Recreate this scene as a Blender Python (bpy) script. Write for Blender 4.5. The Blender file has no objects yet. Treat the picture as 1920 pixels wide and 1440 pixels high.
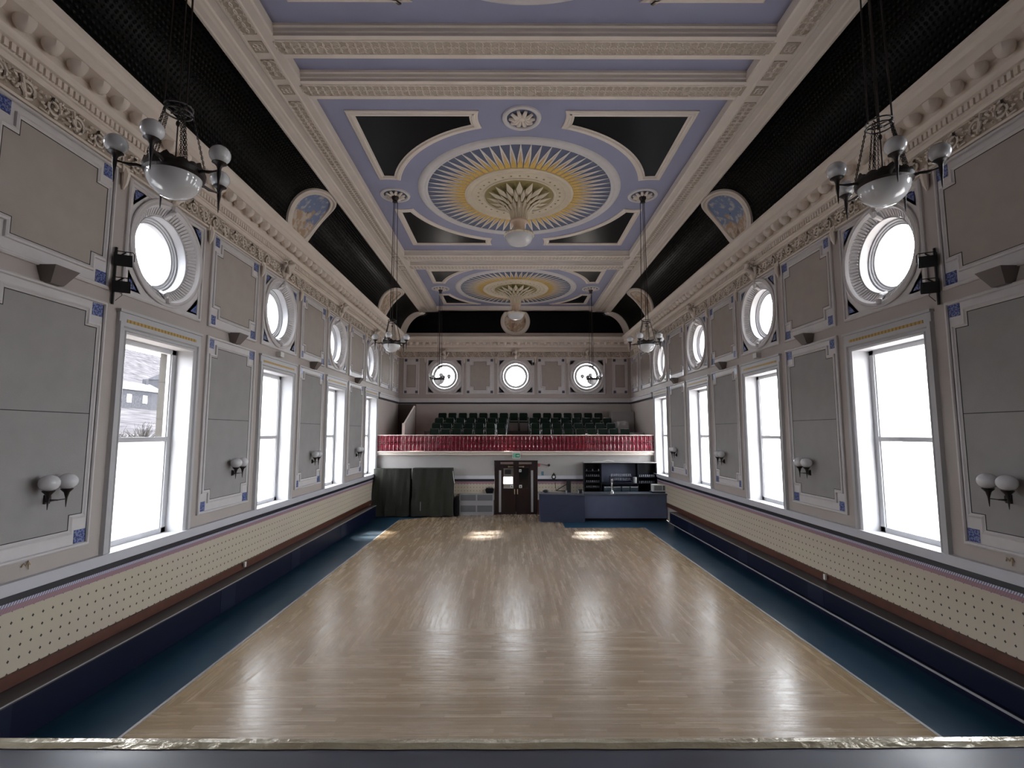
import bpy, math, random
from mathutils import Vector, Matrix
from mathutils.geometry import tessellate_polygon
random.seed(7)
PI = math.pi
S = bpy.context.scene
COL = S.collection

# ---------------------------------------------------------------- helpers
class MB:
    """collects vertices and faces of one mesh"""
    def __init__(s, smooth=False):
        s.v = []; s.f = []; s.m = []; s.uv = None; s.smooth = smooth; s.cur = 0
    def add(s, vs, fs):
        b = len(s.v); s.v += [tuple(p) for p in vs]
        s.f += [tuple(b + i for i in f) for f in fs]; s.m += [s.cur] * len(fs)
    def box(s, x0, x1, y0, y1, z0, z1):
        s.add([(x0,y0,z0),(x1,y0,z0),(x1,y1,z0),(x0,y1,z0),(x0,y0,z1),(x1,y0,z1),(x1,y1,z1),(x0,y1,z1)],
              [(0,3,2,1),(4,5,6,7),(0,1,5,4),(1,2,6,5),(2,3,7,6),(3,0,4,7)])
    def cbox(s, cx, cy, cz, a, b, c): s.box(cx-a/2,cx+a/2,cy-b/2,cy+b/2,cz-c/2,cz+c/2)
    def quad(s, a, b, c, d): s.add([a,b,c,d], [(0,1,2,3)])
    def prism(s, pts, h0, h1, mp):
        """polygon pts (u,v) extruded h0..h1; mp(u,v,h)->xyz"""
        n = len(pts)
        tri = tessellate_polygon([[Vector((p[0],p[1],0)) for p in pts]])
        vs = [mp(u,v,h0) for u,v in pts] + [mp(u,v,h1) for u,v in pts]
        fs = [tuple(t) for t in tri] + [tuple(i+n for i in t) for t in tri]
        fs += [(i,(i+1)%n,(i+1)%n+n,i+n) for i in range(n)]
        s.add(vs, fs)
    def sweep(s, path, prof, mp, closed=True):
        """mitred moulding: path (u,v), prof (offset to the right hand side, height)"""
        n = len(path); rows = []
        for i in range(n):
            p = Vector(path[i])
            a = Vector(path[i-1]) if (closed or i>0) else None
            b = Vector(path[(i+1)%n]) if (closed or i<n-1) else None
            d1 = (p-a).normalized() if a is not None else None
            d2 = (b-p).normalized() if b is not None else None
            if d1 is None: d1 = d2
            if d2 is None: d2 = d1
            n1 = Vector((d1.y,-d1.x)); n2 = Vector((d2.y,-d2.x))
            m = n1+n2
            if m.length < 1e-4: m = n1
            m = m/ max(0.25, m.dot(n1))
            rows.append([mp(p.x+m.x*o, p.y+m.y*o, h) for o,h in prof])
        k = len(prof); vs = [q for r in rows for q in r]; fs = []
        for i in range(n if closed else n-1):
            j = (i+1)%n
            for t in range(k-1): fs.append((i*k+t, i*k+t+1, j*k+t+1, j*k+t))
        if not closed:
            fs.append(tuple(range(k))); fs.append(tuple((n-1)*k+t for t in range(k)))
        s.add(vs, fs)
    def lathe(s, prof, c=(0,0,0), ax='z', n=24, rf=None, a0=0, a1=2*PI):
        full = abs(a1-a0-2*PI) < 1e-6; cnt = n if full else n+1
        vs = []
        for i in range(cnt):
            a = a0+(a1-a0)*i/n; ca, sa = math.cos(a), math.sin(a)
            for r, h in prof:
                if rf: r = rf(r, h, i)
                if ax == 'z': vs.append((c[0]+r*ca, c[1]+r*sa, c[2]+h))
                elif ax == 'y': vs.append((c[0]+r*ca, c[1]+h, c[2]+r*sa))
                else: vs.append((c[0]+h, c[1]+r*ca, c[2]+r*sa))
        k = len(prof); fs = []
        for i in range(n):
            j = (i+1)%cnt
            for t in range(k-1): fs.append((i*k+t, j*k+t, j*k+t+1, i*k+t+1))
        s.add(vs, fs)
    def ball(s, c, r, n=16, m=8, sz=1):
        s.lathe([(r*math.sin(PI*i/m)+1e-5, -r*sz*math.cos(PI*i/m)) for i in range(m+1)], c, 'z', n)
    def tube(s, pts, r, n=6, closed=False):
        P = [Vector(p) for p in pts]; vs = []; L = len(P)
        for i, p in enumerate(P):
            if closed: d = (P[(i+1)%L]-P[i-1])
            else: d = (P[min(i+1,L-1)]-P[max(i-1,0)])
            d.normalize()
            up = Vector((0,0,1)) if abs(d.z) < .9 else Vector((1,0,0))
            a = d.cross(up).normalized(); b = d.cross(a)
            rr = r[i] if isinstance(r,(list,tuple)) else r
            vs += [p+(a*math.cos(2*PI*k/n)+b*math.sin(2*PI*k/n))*rr for k in range(n)]
        fs = []
        for i in range(L if closed else L-1):
            j = (i+1)%L
            for k in range(n): fs.append((i*n+k,i*n+(k+1)%n,j*n+(k+1)%n,j*n+k))
        if not closed: fs += [tuple(range(n)), tuple((L-1)*n+k for k in range(n))]
        s.add(vs, fs)
    def build(s, name, mats, parent=None, loc=None, smooth=None):
        me = bpy.data.meshes.new(name)
        me.from_pydata([tuple(v) for v in s.v], [], s.f)
        if not isinstance(mats,(list,tuple)): mats = [mats]
        for m in mats: me.materials.append(m)
        if len(mats) > 1: me.polygons.foreach_set('material_index', s.m)
        sm = s.smooth if smooth is None else smooth
        if sm:
            me.polygons.foreach_set('use_smooth', [True]*len(me.polygons))
            me.update()
            try: me.set_sharp_from_angle(angle=math.radians(38))
            except Exception: pass
        me.update()
        o = bpy.data.objects.new(name, me); COL.objects.link(o)
        if parent is not None: o.parent = parent
        if loc: o.location = loc
        return o

def empty(name, loc=(0,0,0), rz=0):
    o = bpy.data.objects.new(name, None); COL.objects.link(o)
    o.empty_display_size = .1; o.location = loc; o.rotation_euler = (0,0,rz); return o
def tag(o, label=None, cat=None, group=None, kind=None):
    if label: o['label'] = label
    if cat: o['category'] = cat
    if group: o['group'] = group
    if kind: o['kind'] = kind
    return o
def dup(o, parent=None):
    c = o.copy(); COL.objects.link(c)
    if parent is not None: c.parent = parent
    for ch in list(o.children): dup(ch, c)
    return c
XY = lambda z0: (lambda u,v,h: (u,v,z0-h))           # ceiling plane, height hangs down
SZ = lambda u,v,h: (u,h,v)                           # wall plane, local: x along, y into the room, z up
def circ(cx, cy, r, a0, a1, n, end=True):
    return [(cx+r*math.cos(a0+(a1-a0)*i/n), cy+r*math.sin(a0+(a1-a0)*i/n)) for i in range(n+(1 if end else 0))]

# ---------------------------------------------------------------- materials
def mat(name, col, rough=.6, metal=0, noise=0, nscale=6, bump=0, bscale=40, spec=.5, coat=0, detail=4):
    m = bpy.data.materials.new(name); m.use_nodes = True
    nt = m.node_tree; b = nt.nodes['Principled BSDF']
    b.inputs['Base Color'].default_value = (*col,1); b.inputs['Roughness'].default_value = rough
    b.inputs['Metallic'].default_value = metal; b.inputs['Specular IOR Level'].default_value = spec
    if coat: b.inputs['Coat Weight'].default_value = coat; b.inputs['Coat Roughness'].default_value = .08
    tc = nt.nodes.new('ShaderNodeTexCoord')
    if noise or True:
        n = nt.nodes.new('ShaderNodeTexNoise'); n.inputs['Scale'].default_value = nscale; n.inputs['Detail'].default_value = detail
        nt.links.new(tc.outputs['Object'], n.inputs['Vector'])
        r = nt.nodes.new('ShaderNodeMixRGB'); r.inputs[0].default_value = 1
        k = max(noise, .02)
        mr = nt.nodes.new('ShaderNodeMapRange'); mr.inputs[1].default_value=.25; mr.inputs[2].default_value=.75
        mr.inputs[3].default_value = 1-k; mr.inputs[4].default_value = 1+k
        nt.links.new(n.outputs['Fac'], mr.inputs[0])
        r.blend_type = 'MULTIPLY'; r.inputs[1].default_value = (*col,1)
        nt.links.new(mr.outputs[0], r.inputs[2]); nt.links.new(r.outputs[0], b.inputs['Base Color'])
    if bump:
        n2 = nt.nodes.new('ShaderNodeTexNoise'); n2.inputs['Scale'].default_value = bscale; n2.inputs['Detail'].default_value = 3
        nt.links.new(tc.outputs['Object'], n2.inputs['Vector'])
        bp = nt.nodes.new('ShaderNodeBump'); bp.inputs['Strength'].default_value = bump; bp.inputs['Distance'].default_value = .02
        nt.links.new(n2.outputs['Fac'], bp.inputs['Height']); nt.links.new(bp.outputs[0], b.inputs['Normal'])
    return m
class N:
    """tiny node-graph helper"""
    def __init__(s, m): s.nt = m.node_tree; s.b = s.nt.nodes['Principled BSDF']
    def tc(s, k='Object'):
        n = s.nt.nodes.new('ShaderNodeTexCoord'); x = s.nt.nodes.new('ShaderNodeSeparateXYZ')
        s.nt.links.new(n.outputs[k], x.inputs[0]); s.vec = n.outputs[k]; return x.outputs[0], x.outputs[1], x.outputs[2]
    def M(s, op, a, b=0.0, c=None):
        n = s.nt.nodes.new('ShaderNodeMath'); n.operation = op
        for i, q in enumerate((a,b) if c is None else (a,b,c)):
            if hasattr(q,'is_linked'): s.nt.links.new(q, n.inputs[i])
            else: n.inputs[i].default_value = q
        return n.outputs[0]
    def mix(s, f, a, b):
        n = s.nt.nodes.new('ShaderNodeMixRGB')
        for i, q in enumerate((f,a,b)):
            if hasattr(q,'is_linked'): s.nt.links.new(q, n.inputs[i])
            elif i == 0: n.inputs[0].default_value = q
            else: n.inputs[i].default_value = (*q,1)
        return n.outputs[0]
    def noise(s, scale, vec=None, detail=3, sc3=None):
        n = s.nt.nodes.new('ShaderNodeTexNoise'); n.inputs['Scale'].default_value = scale; n.inputs['Detail'].default_value = detail
        v = vec or s.vec
        if sc3:
            mp = s.nt.nodes.new('ShaderNodeMapping'); mp.inputs['Scale'].default_value = sc3
            s.nt.links.new(v, mp.inputs[0]); v = mp.outputs[0]
        s.nt.links.new(v, n.inputs['Vector']); return n.outputs['Fac']
    def comb(s, x, y, z):
        n = s.nt.nodes.new('ShaderNodeCombineXYZ')
        for i, q in enumerate((x,y,z)):
            if hasattr(q,'is_linked'): s.nt.links.new(q, n.inputs[i])
            else: n.inputs[i].default_value = q
        return n.outputs[0]
    def white(s, vec):
        n = s.nt.nodes.new('ShaderNodeTexWhiteNoise'); n.noise_dimensions = '3D'; s.nt.links.new(vec, n.inputs[0]); return n.outputs[0]
    def link(s, a, name): s.nt.links.new(a, s.b.inputs[name])
    def bump(s, h, st=.3, d=.02):
        n = s.nt.nodes.new('ShaderNodeBump'); n.inputs['Strength'].default_value = st; n.inputs['Distance'].default_value = d
        s.nt.links.new(h, n.inputs['Height']); s.nt.links.new(n.outputs[0], s.b.inputs['Normal'])

WALL = mat('wall_paint', (.40,.355,.33), .55, noise=.05, nscale=1.2, bump=.1, bscale=60)
PANEL = mat('panel_fabric', (.305,.293,.29), .8, noise=.06, nscale=3, bump=.25, bscale=120)
UPANEL = mat('panel_fabric_warm_lit', (.36,.315,.285), .8, noise=.06, nscale=3, bump=.25, bscale=120)  # warm light on the upper panels put into their colour
FRAME = mat('moulding_paint', (.58,.555,.56), .45, noise=.04)
CREAM = mat('plaster_cream', (.70,.625,.56), .5, noise=.05, nscale=2)
CREAMD = mat('plaster_ground_dark', (.40,.335,.27), .7, noise=.1, nscale=30)  # ground behind the relief, darker than the raised plaster
CASE = mat('window_casing_paint', (.46,.455,.47), .45)
SASH = mat('sash_paint', (.50,.50,.52), .4)
SILLM = mat('sill_paint', (.50,.50,.54), .4)
BLACKM = mat('black_band_paint', (.012,.012,.02), .35)
COVE = mat('cove_black', (.001,.0014,.0015), .32, spec=.07)
NIGHT = mat('coffer_black', (.002,.0028,.004), .30, spec=.12)
LILAC = mat('ceiling_lilac', (.26,.265,.385), .5, noise=.06, nscale=1)
STONE = mat('outside_stone', (.060,.055,.050), .95, noise=.1, spec=0)
IRON = mat('chandelier_iron', (.018,.012,.012), .42, metal=.3)
OPAL = mat('opal_glass', (.62,.62,.64), .12, coat=.5)
NAVY = mat('bench_navy', (.003,.005,.018), .45, spec=.12)
NAVY2 = mat('bench_panel_navy', (.006,.009,.026), .4, spec=.15)
BTOP = mat('bench_top_brown', (.028,.025,.027), .35, noise=.2)
MAHOG = mat('skirting_wood', (.075,.022,.011), .4, noise=.25, nscale=8)
GREENC = mat('cover_cloth_green', (.0125,.013,.008), .85, noise=.15, nscale=5, bump=.4, bscale=18)
CHG = mat('chair_green', (.0025,.009,.005), .6, noise=.2, spec=.12)
CHD = mat('chair_dark_frame', (.10,.10,.10), .22, metal=.9)
CHROME = mat('chrome', (.75,.75,.77), .15, metal=1)
RED = mat('balustrade_red', (.21,.014,.032), .20, coat=.7)
REDB = mat('balustrade_backing', (.10,.010,.02), .3, coat=.4)
DOORM = mat('door_mahogany', (.012,.004,.004), .35, noise=.3)
BRONZE = mat('brass_dull', (.36,.28,.18), .4, metal=.8)
GREYM = mat('grey_metal', (.36,.35,.36), .4, metal=.3)
RADG = mat('cabinet_grey', (.27,.265,.275), .6)
RADD = mat('grille_dark_grey', (.13,.13,.14), .7)
BARB = mat('bar_blue', (.085,.10,.165), .5, noise=.08, nscale=3)
BARD = mat('bar_blue_dark', (.018,.026,.055), .45, noise=.1, nscale=3)
BARB2 = mat('bar_back_blue', (.07,.08,.12), .6)
BART = mat('bar_top', (.07,.075,.095), .3)
BBLK = mat('bar_black', (.003,.003,.005), .5, spec=.15)
FRIDGE = mat('cooler_glass', (.03,.045,.055), .12, coat=.6)
WHITE = mat('white_plastic', (.62,.62,.6), .4)
GREEN = mat('sign_green', (.01,.22,.12), .4)
SPK = mat('lamp_black', (.010,.010,.011), .45)
TAUPE = mat('bracket_taupe', (.15,.125,.115), .7)
GALW = mat('gallery_wall_paint', (.33,.31,.30), .6, noise=.05, nscale=2)
GALF = mat('gallery_floor', (.03,.02,.018), .5)
GREYB = mat('bust_grey', (.2,.2,.2), .5)
GROUT = mat('groove_dark', (.03,.028,.03), .8)
CLEARSTAFF = mat('ceiling_rose_cream', (.62,.54,.42), .5, noise=.06)
ROSEP = mat('ceiling_rose_peach', (.60,.46,.35), .5, noise=.06)
GOLD = mat('ceiling_gold_ochre', (.60,.39,.10), .45, noise=.12, nscale=20)
OLIVE = mat('ceiling_olive_gold', (.30,.245,.10), .5, noise=.1)
BLUEG = mat('rose_blue_ground', (.085,.10,.17), .5)
SPIKE = mat('rose_spike_white', (.68,.65,.62), .5)
TEAL = mat('small_box_blue', (.05,.12,.17), .5)
REDP = mat('cable_red', (.25,.05,.05), .6)

def pane(name, frost, tint=(1,1,1)):
    m = bpy.data.materials.new(name); m.use_nodes = True; nt = m.node_tree
    for n in list(nt.nodes):
        if n.type != 'OUTPUT_MATERIAL': nt.nodes.remove(n)
    out = nt.nodes['Material Output']
    t = nt.nodes.new('ShaderNodeBsdfTransparent'); t.inputs[0].default_value = (*tint,1)
    d = nt.nodes.new('ShaderNodeBsdfTranslucent'); d.inputs[0].default_value = (.9,.92,.95,1)
    g = nt.nodes.new('ShaderNodeBsdfGlossy'); g.inputs['Roughness'].default_value = .05
    mx = nt.nodes.new('ShaderNodeMixShader'); mx2 = nt.nodes.new('ShaderNodeMixShader'); mx2.inputs[0].default_value = .04
    if frost:   # faint dots printed on the obscured glass
        tc = nt.nodes.new('ShaderNodeTexCoord'); v = nt.nodes.new('ShaderNodeTexVoronoi'); v.inputs['Scale'].default_value = 9; v.inputs['Randomness'].default_value = .15
        nt.links.new(tc.outputs['Object'], v.inputs['Vector'])
        c = nt.nodes.new('ShaderNodeMath'); c.operation = 'LESS_THAN'; c.inputs[1].default_value = .12
        nt.links.new(v.outputs['Distance'], c.inputs[0])
        a = nt.nodes.new('ShaderNodeMath'); a.operation = 'MULTIPLY_ADD'; a.inputs[1].default_value = .25; a.inputs[2].default_value = frost
        nt.links.new(c.outputs[0], a.inputs[0]); nt.links.new(a.outputs[0], mx.inputs[0])
    else: mx.inputs[0].default_value = 0
    nt.links.new(t.outputs[0], mx.inputs[1]); nt.links.new(d.outputs[0], mx.inputs[2])
    nt.links.new(mx.outputs[0], mx2.inputs[1]); nt.links.new(g.outputs[0], mx2.inputs[2]); nt.links.new(mx2.outputs[0], out.inputs[0])
    return m
FROST = pane('frosted_glass', .28); CLEAR = pane('clear_glass', 0)

def wood_floor():
    m = mat('dance_floor_maple', (.5,.4,.3), .3); n = N(m); x, y, z = n.tc()
    ax = n.M('ABSOLUTE', x)
    lim = n.M('MINIMUM', 9.12, n.M('SUBTRACT', 11.07, ax))
    cross = n.M('LESS_THAN', y, lim)
    w = .075
    def boards(across, along, seed):
        i = n.M('FLOOR', n.M('DIVIDE', across, w))
        off = n.white(n.comb(i, seed, 0))
        j = n.M('FLOOR', n.M('ADD', n.M('DIVIDE', along, 1.3), n.M('MULTIPLY', off, 7)))
        r = n.white(n.comb(i, j, seed))
        f = n.M('FRACT', n.M('DIVIDE', across, w)); g = n.M('LESS_THAN', n.M('ABSOLUTE', n.M('SUBTRACT', f, .5)), .47)
        return r, g
    r1, g1 = boards(x, y, 1.0); r2, g2 = boards(y, x, 5.0)
    r = n.M('ADD', n.M('MULTIPLY', r1, n.M('SUBTRACT', 1, cross)), n.M('MULTIPLY', r2, cross))
    g = n.M('ADD', n.M('MULTIPLY', g1, n.M('SUBTRACT', 1, cross)), n.M('MULTIPLY', g2, cross))
    c1 = n.mix(r, (.225,.150,.078), (.305,.218,.125))
    # traffic wear: greyer in the middle, yellower near the edges
    nz = n.noise(.45, detail=4)
    edge = n.M('MULTIPLY', n.M('POWER', n.M('DIVIDE', ax, 4.6), 3), .9)
    wear = n.M('MAXIMUM', 0, n.M('SUBTRACT', n.M('ADD', .75, n.M('MULTIPLY', n.M('SUBTRACT', nz, .5), 1.2)), edge))
    c2 = n.mix(n.M('MULTIPLY', wear, .8), c1, n.mix(r, (.198,.155,.123), (.262,.21,.172)))
    st = n.noise(1, detail=5, sc3=(22,1.6,1)); st2 = n.noise(1, detail=5, sc3=(1.0,22,1))
    s3 = n.M('ADD', n.M('MULTIPLY', st, n.M('SUBTRACT', 1, cross)), n.M('MULTIPLY', st2, cross))
    sm = n.M('MINIMUM', 1, n.M('MAXIMUM', 0, n.M('MULTIPLY', n.M('SUBTRACT', s3, .50), 2.2)))
    c3 = n.mix(n.M('MULTIPLY', sm, .55), c2, (.14,.10,.07))
    c4 = n.mix(n.M('SUBTRACT', 1, g), c3, (.15,.105,.07))
    n.link(c4, 'Base Color')
    n.link(n.M('ADD', .13, n.M('ADD', n.M('MULTIPLY', s3, .20), n.M('MULTIPLY', r, .05))), 'Roughness')
    n.bump(n.M('ADD', n.M('MULTIPLY', g, .25), n.M('ADD', n.M('MULTIPLY', r, .5), n.M('ADD', n.M('MULTIPLY', s3, 1.6), n.M('MULTIPLY', n.noise(9, detail=3), 1.5)))), .30, .004)
    return m
WOODF = wood_floor()
def lino():
    m = mat('blue_lino', (.03,.08,.13), .3, spec=.35); n = N(m); x, y, z = n.tc()
    nz = n.noise(1.2, detail=6); n2 = n.noise(14, detail=3)
    c = n.mix(nz, (.004,.022,.050), (.010,.046,.078)); c = n.mix(n.M('MULTIPLY', n2, .35), c, (.015,.04,.07)); n.link(c, 'Base Color')
    n.link(n.M('ADD', .2, n.M('MULTIPLY', nz, .25)), 'Roughness'); n.bump(n.noise(5), .12, .01); return m
LINO = lino()
def dado():
    m = mat('dado_cream', (.5,.45,.33), .6); n = N(m); x, y, z = n.tc()
    fu = n.M('ABSOLUTE', n.M('SUBTRACT', n.M('FRACT', n.M('DIVIDE', x, .13)), .5))
    fv = n.M('ABSOLUTE', n.M('SUBTRACT', n.M('FRACT', n.M('DIVIDE', n.M('SUBTRACT', z, .77), .14)), .5))
    d = n.M('LESS_THAN', n.M('ADD', fu, n.M('MULTIPLY', fv, .9)), .13)
    nz = n.noise(.8, detail=4)
    c = n.mix(nz, (.47,.42,.30), (.44,.38,.335)); c = n.mix(d, c, (.02,.018,.02)); n.link(c, 'Base Color'); return m
DADO = dado()
def pinkb():
    m = mat('dado_pink_band', (.3,.2,.22), .6); n = N(m); x, y, z = n.tc()
    fu = n.M('FRACT', n.M('DIVIDE', n.M('ADD', x, n.M('MULTIPLY', z, .6)), .035)); a = n.M('GREATER_THAN', fu, .5)
    up = n.M('GREATER_THAN', z, 1.46)
    lo = n.mix(a, (.30,.17,.19), (.24,.15,.19)); hi = n.mix(a, (.50,.50,.58), (.16,.15,.25))
    n.link(n.mix(up, lo, hi), 'Base Color'); return m
PINK = pinkb()
def tileb():
    m = mat('blue_tile', (.1,.14,.3), .3); n = N(m); x, y, z = n.tc('Object'); nz = n.noise(38, detail=2)
    n.link(n.mix(n.M('GREATER_THAN', nz, .50), (.16,.20,.36), (.02,.035,.17)), 'Base Color'); return m
TILE = tileb()
TILED = mat('dark_tile', (.055,.055,.09), .4, noise=.3, nscale=50)
def goldm():
    m = mat('gold_strip', (.3,.2,.05), .5); n = N(m); x, y, z = n.tc()
    f = n.M('ABSOLUTE', n.M('SUBTRACT', n.M('FRACT', n.M('DIVIDE', x, .075)), .5))
    n.link(n.mix(n.M('LESS_THAN', f, .3), (.26,.15,.03), (.46,.29,.06)), 'Base Color'); return m
GOLDS = goldm()
def covebump():
    m = COVE; n = N(m); x, y, z = n.tc('UV')
    fu = n.M('SUBTRACT', n.M('FRACT', x), .5); fv = n.M('SUBTRACT', n.M('FRACT', y), .5)
    d = n.M('SQRT', n.M('ADD', n.M('MULTIPLY', fu, fu), n.M('MULTIPLY', fv, fv)))
    h = n.M('MAXIMUM', 0, n.M('SUBTRACT', 1, n.M('MULTIPLY', d, 2.6)))
    n.bump(h, .5, .025)
covebump()
def tape():
    m = mat('stage_edge_tape', (.35,.28,.16), .25, metal=.35); n = N(m); x, y, z = n.tc()
    nz = n.noise(3, detail=4); n.link(n.mix(nz, (.16,.10,.04), (.50,.47,.36)), 'Base Color'); n.bump(n.noise(11, detail=4), .7, .02); return m
TAPE = tape()
def stagem():
    m = mat('stage_floor_grey', (.05,.05,.07), .4); n = N(m); x, y, z = n.tc()
    nz = n.noise(1.5, detail=5, sc3=(1,3,1)); n.link(n.mix(nz, (.022,.022,.028), (.075,.08,.115)), 'Base Color')
    n.link(n.M('ADD', .25, n.M('MULTIPLY', nz, .3)), 'Roughness'); return m
STAGE = stagem()
def paintm(name, seed, sky=True):
    m = mat(name, (.3,.25,.2), .6); n = N(m); x, y, z = n.tc('Object')
    a = n.noise(3.2, detail=5); b = n.noise(6.5, detail=6)
    c = n.mix(n.M('GREATER_THAN', b, .5), (.34,.22,.13), (.50,.42,.36)); c = n.mix(n.M('GREATER_THAN', a, .55), c, (.20,.12,.09))
    up = n.M('GREATER_THAN', n.M('ADD', y, n.M('MULTIPLY', n.M('SUBTRACT', a, .5), .9)), .12)
    c = n.mix(up, c, n.mix(n.M('GREATER_THAN', b, .56), (.13,.18,.36), (.45,.42,.42)))
    n.link(c if sky else n.mix(n.M('GREATER_THAN', b, .52), (.30,.24,.20), (.42,.37,.33)), 'Base Color'); return m

# ---------------------------------------------------------------- camera
F = 940.0; TH = math.atan(92/F)
cam_d = bpy.data.cameras.new('camera'); cam = bpy.data.objects.new('camera', cam_d); COL.objects.link(cam)
cam.location = (-.23, 0, 3.4); cam.rotation_euler = (PI/2+TH, 0, -math.atan(3/F))
cam_d.sensor_width = 36; cam_d.lens = 36*F/1920; cam_d.clip_start = .05; cam_d.clip_end = 600
S.camera = cam

HW = 5.9; YE = 25.4; YG = 21.5; Y0 = -2.5
BAYS = [3.96+4.1*k for k in range(5)]
PANELS = [8.06+2.05+4.1*k for k in range(-2,3)]       # 6.01 10.11 14.21 18.31 (and 1.91)
ZR = 6.33
WALLS = {'left': (lambda s: (-HW, s, 0), -PI/2), 'right': (lambda s: (HW, s, 0), PI/2), 'end': (lambda s: (s, YE, 0), PI)}
def put(o, w, s, p=0, z=0):
    loc, rz = WALLS[w]; x, y, _ = loc(s)
    if w == 'left': x += p
    elif w == 'right': x -= p
    else: y -= p
    o.location = (x, y, z); o.rotation_euler = (0,0,rz); return o

# ---------------------------------------------------------------- walls with openings
TH_W = .55
def ringcell(mb, c, zc, hw, z0, z1, r, p, n=48):
    """square with a round hole"""
    cp, sp = [], []
    for i in range(n):
        a = 2*PI*i/n; ca, sa = math.cos(a), math.sin(a)
        cp.append((c+r*ca, p, zc+r*sa))
        t = min(hw/abs(ca) if abs(ca)>1e-6 else 1e9, ((z1-zc) if sa>0 else (zc-z0))/abs(sa) if abs(sa)>1e-6 else 1e9)
        sp.append((c+t*ca, p, zc+t*sa))
    corners = [(c+hw,p,z1),(c-hw,p,z1),(c-hw,p,z0),(c+hw,p,z0)]
    fs = [(i,(i+1)%n,n+(i+1)%n,n+i) for i in range(n)]
    mb.add(cp+sp, fs)
    for k, q in enumerate(corners):
        ang = math.atan2(q[2]-zc, q[0]-c) % (2*PI); i = int(ang/(2*PI/n))
        mb.add([sp[i%n], sp[(i+1)%n], q], [(0,1,2)])
def wallrow(mb, spans, s0, s1, z0, z1, p):
    x = s0
    for a, b in spans+[(s1,s1)]:
        if a > x+1e-6: mb.quad((x,p,z0),(a,p,z0),(a,p,z1),(x,p,z1))
        x = b
def side_wall(sgn, name):
    mb = MB(); W = lambda u,p,z: (sgn*(HW-p), u, z)
    tmp = MB()
    for p in (0,-TH_W):
        wallrow(tmp, [], Y0, YE+.5, 0, 1.70, p)
        wallrow(tmp, [(c-.78,c+.78) for c in BAYS], Y0, YE+.5, 1.70, 4.85, p)
        wallrow(tmp, [], Y0, YE+.5, 4.85, 5.40, p)
        wallrow(tmp, [(c-.93,c+.93) for c in BAYS], Y0, YE+.5, 5.40, 7.26, p)
        wallrow(tmp, [], Y0, YE+.5, 7.26, 9.9, p)
        for c in BAYS: ringcell(tmp, c, ZR, .93, 5.40, 7.26, .80, p)
    tmp.quad((Y0,0,0),(Y0,-TH_W,0),(Y0,-TH_W,9.9),(Y0,0,9.9)); tmp.quad((YE+.5,0,0),(YE+.5,-TH_W,0),(YE+.5,-TH_W,9.9),(YE+.5,0,9.9))
    mb.add([W(*v) for v in tmp.v], tmp.f)
    o = mb.build(name, WALL); tag(o, kind='structure')
    return o
wl = side_wall(-1,'wall_left'); wr = side_wall(1,'wall_right')

ENDW = [-3.58, .04, 3.66]
mb = MB(); tmp = MB()
for p in (0,-.2):
    wallrow(tmp, [], -HW-TH_W, HW+TH_W, 2.46, 5.35, p)
    wallrow(tmp, [(c-.95,c+.95) for c in ENDW], -HW-TH_W, HW+TH_W, 5.35, 7.23, p)
    wallrow(tmp, [], -HW-TH_W, HW+TH_W, 7.23, 9.9, p)
    for c in ENDW: ringcell(tmp, c, 6.29, .95, 5.35, 7.23, .80, p)
mb.add([(v[0], YE-v[1], v[2]) for v in tmp.v], tmp.f)
tag(mb.build('wall_end', WALL), kind='structure')
mb = MB(); mb.box(-HW-TH_W, HW+TH_W, Y0-.3, Y0, 0, 9.9); tag(mb.build('wall_stage', WALL), kind='structure')
# wall below the gallery, with the door opening
mb = MB()
mb.box(-HW, -.90, YG, YG+.2, 0, 2.6); mb.box(.92, HW, YG, YG+.2, 0, 2.6); mb.box(-.90, .92, YG, YG+.2, 2.22, 2.6)
tag(mb.build('wall_gallery', GALW), kind='structure')

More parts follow.
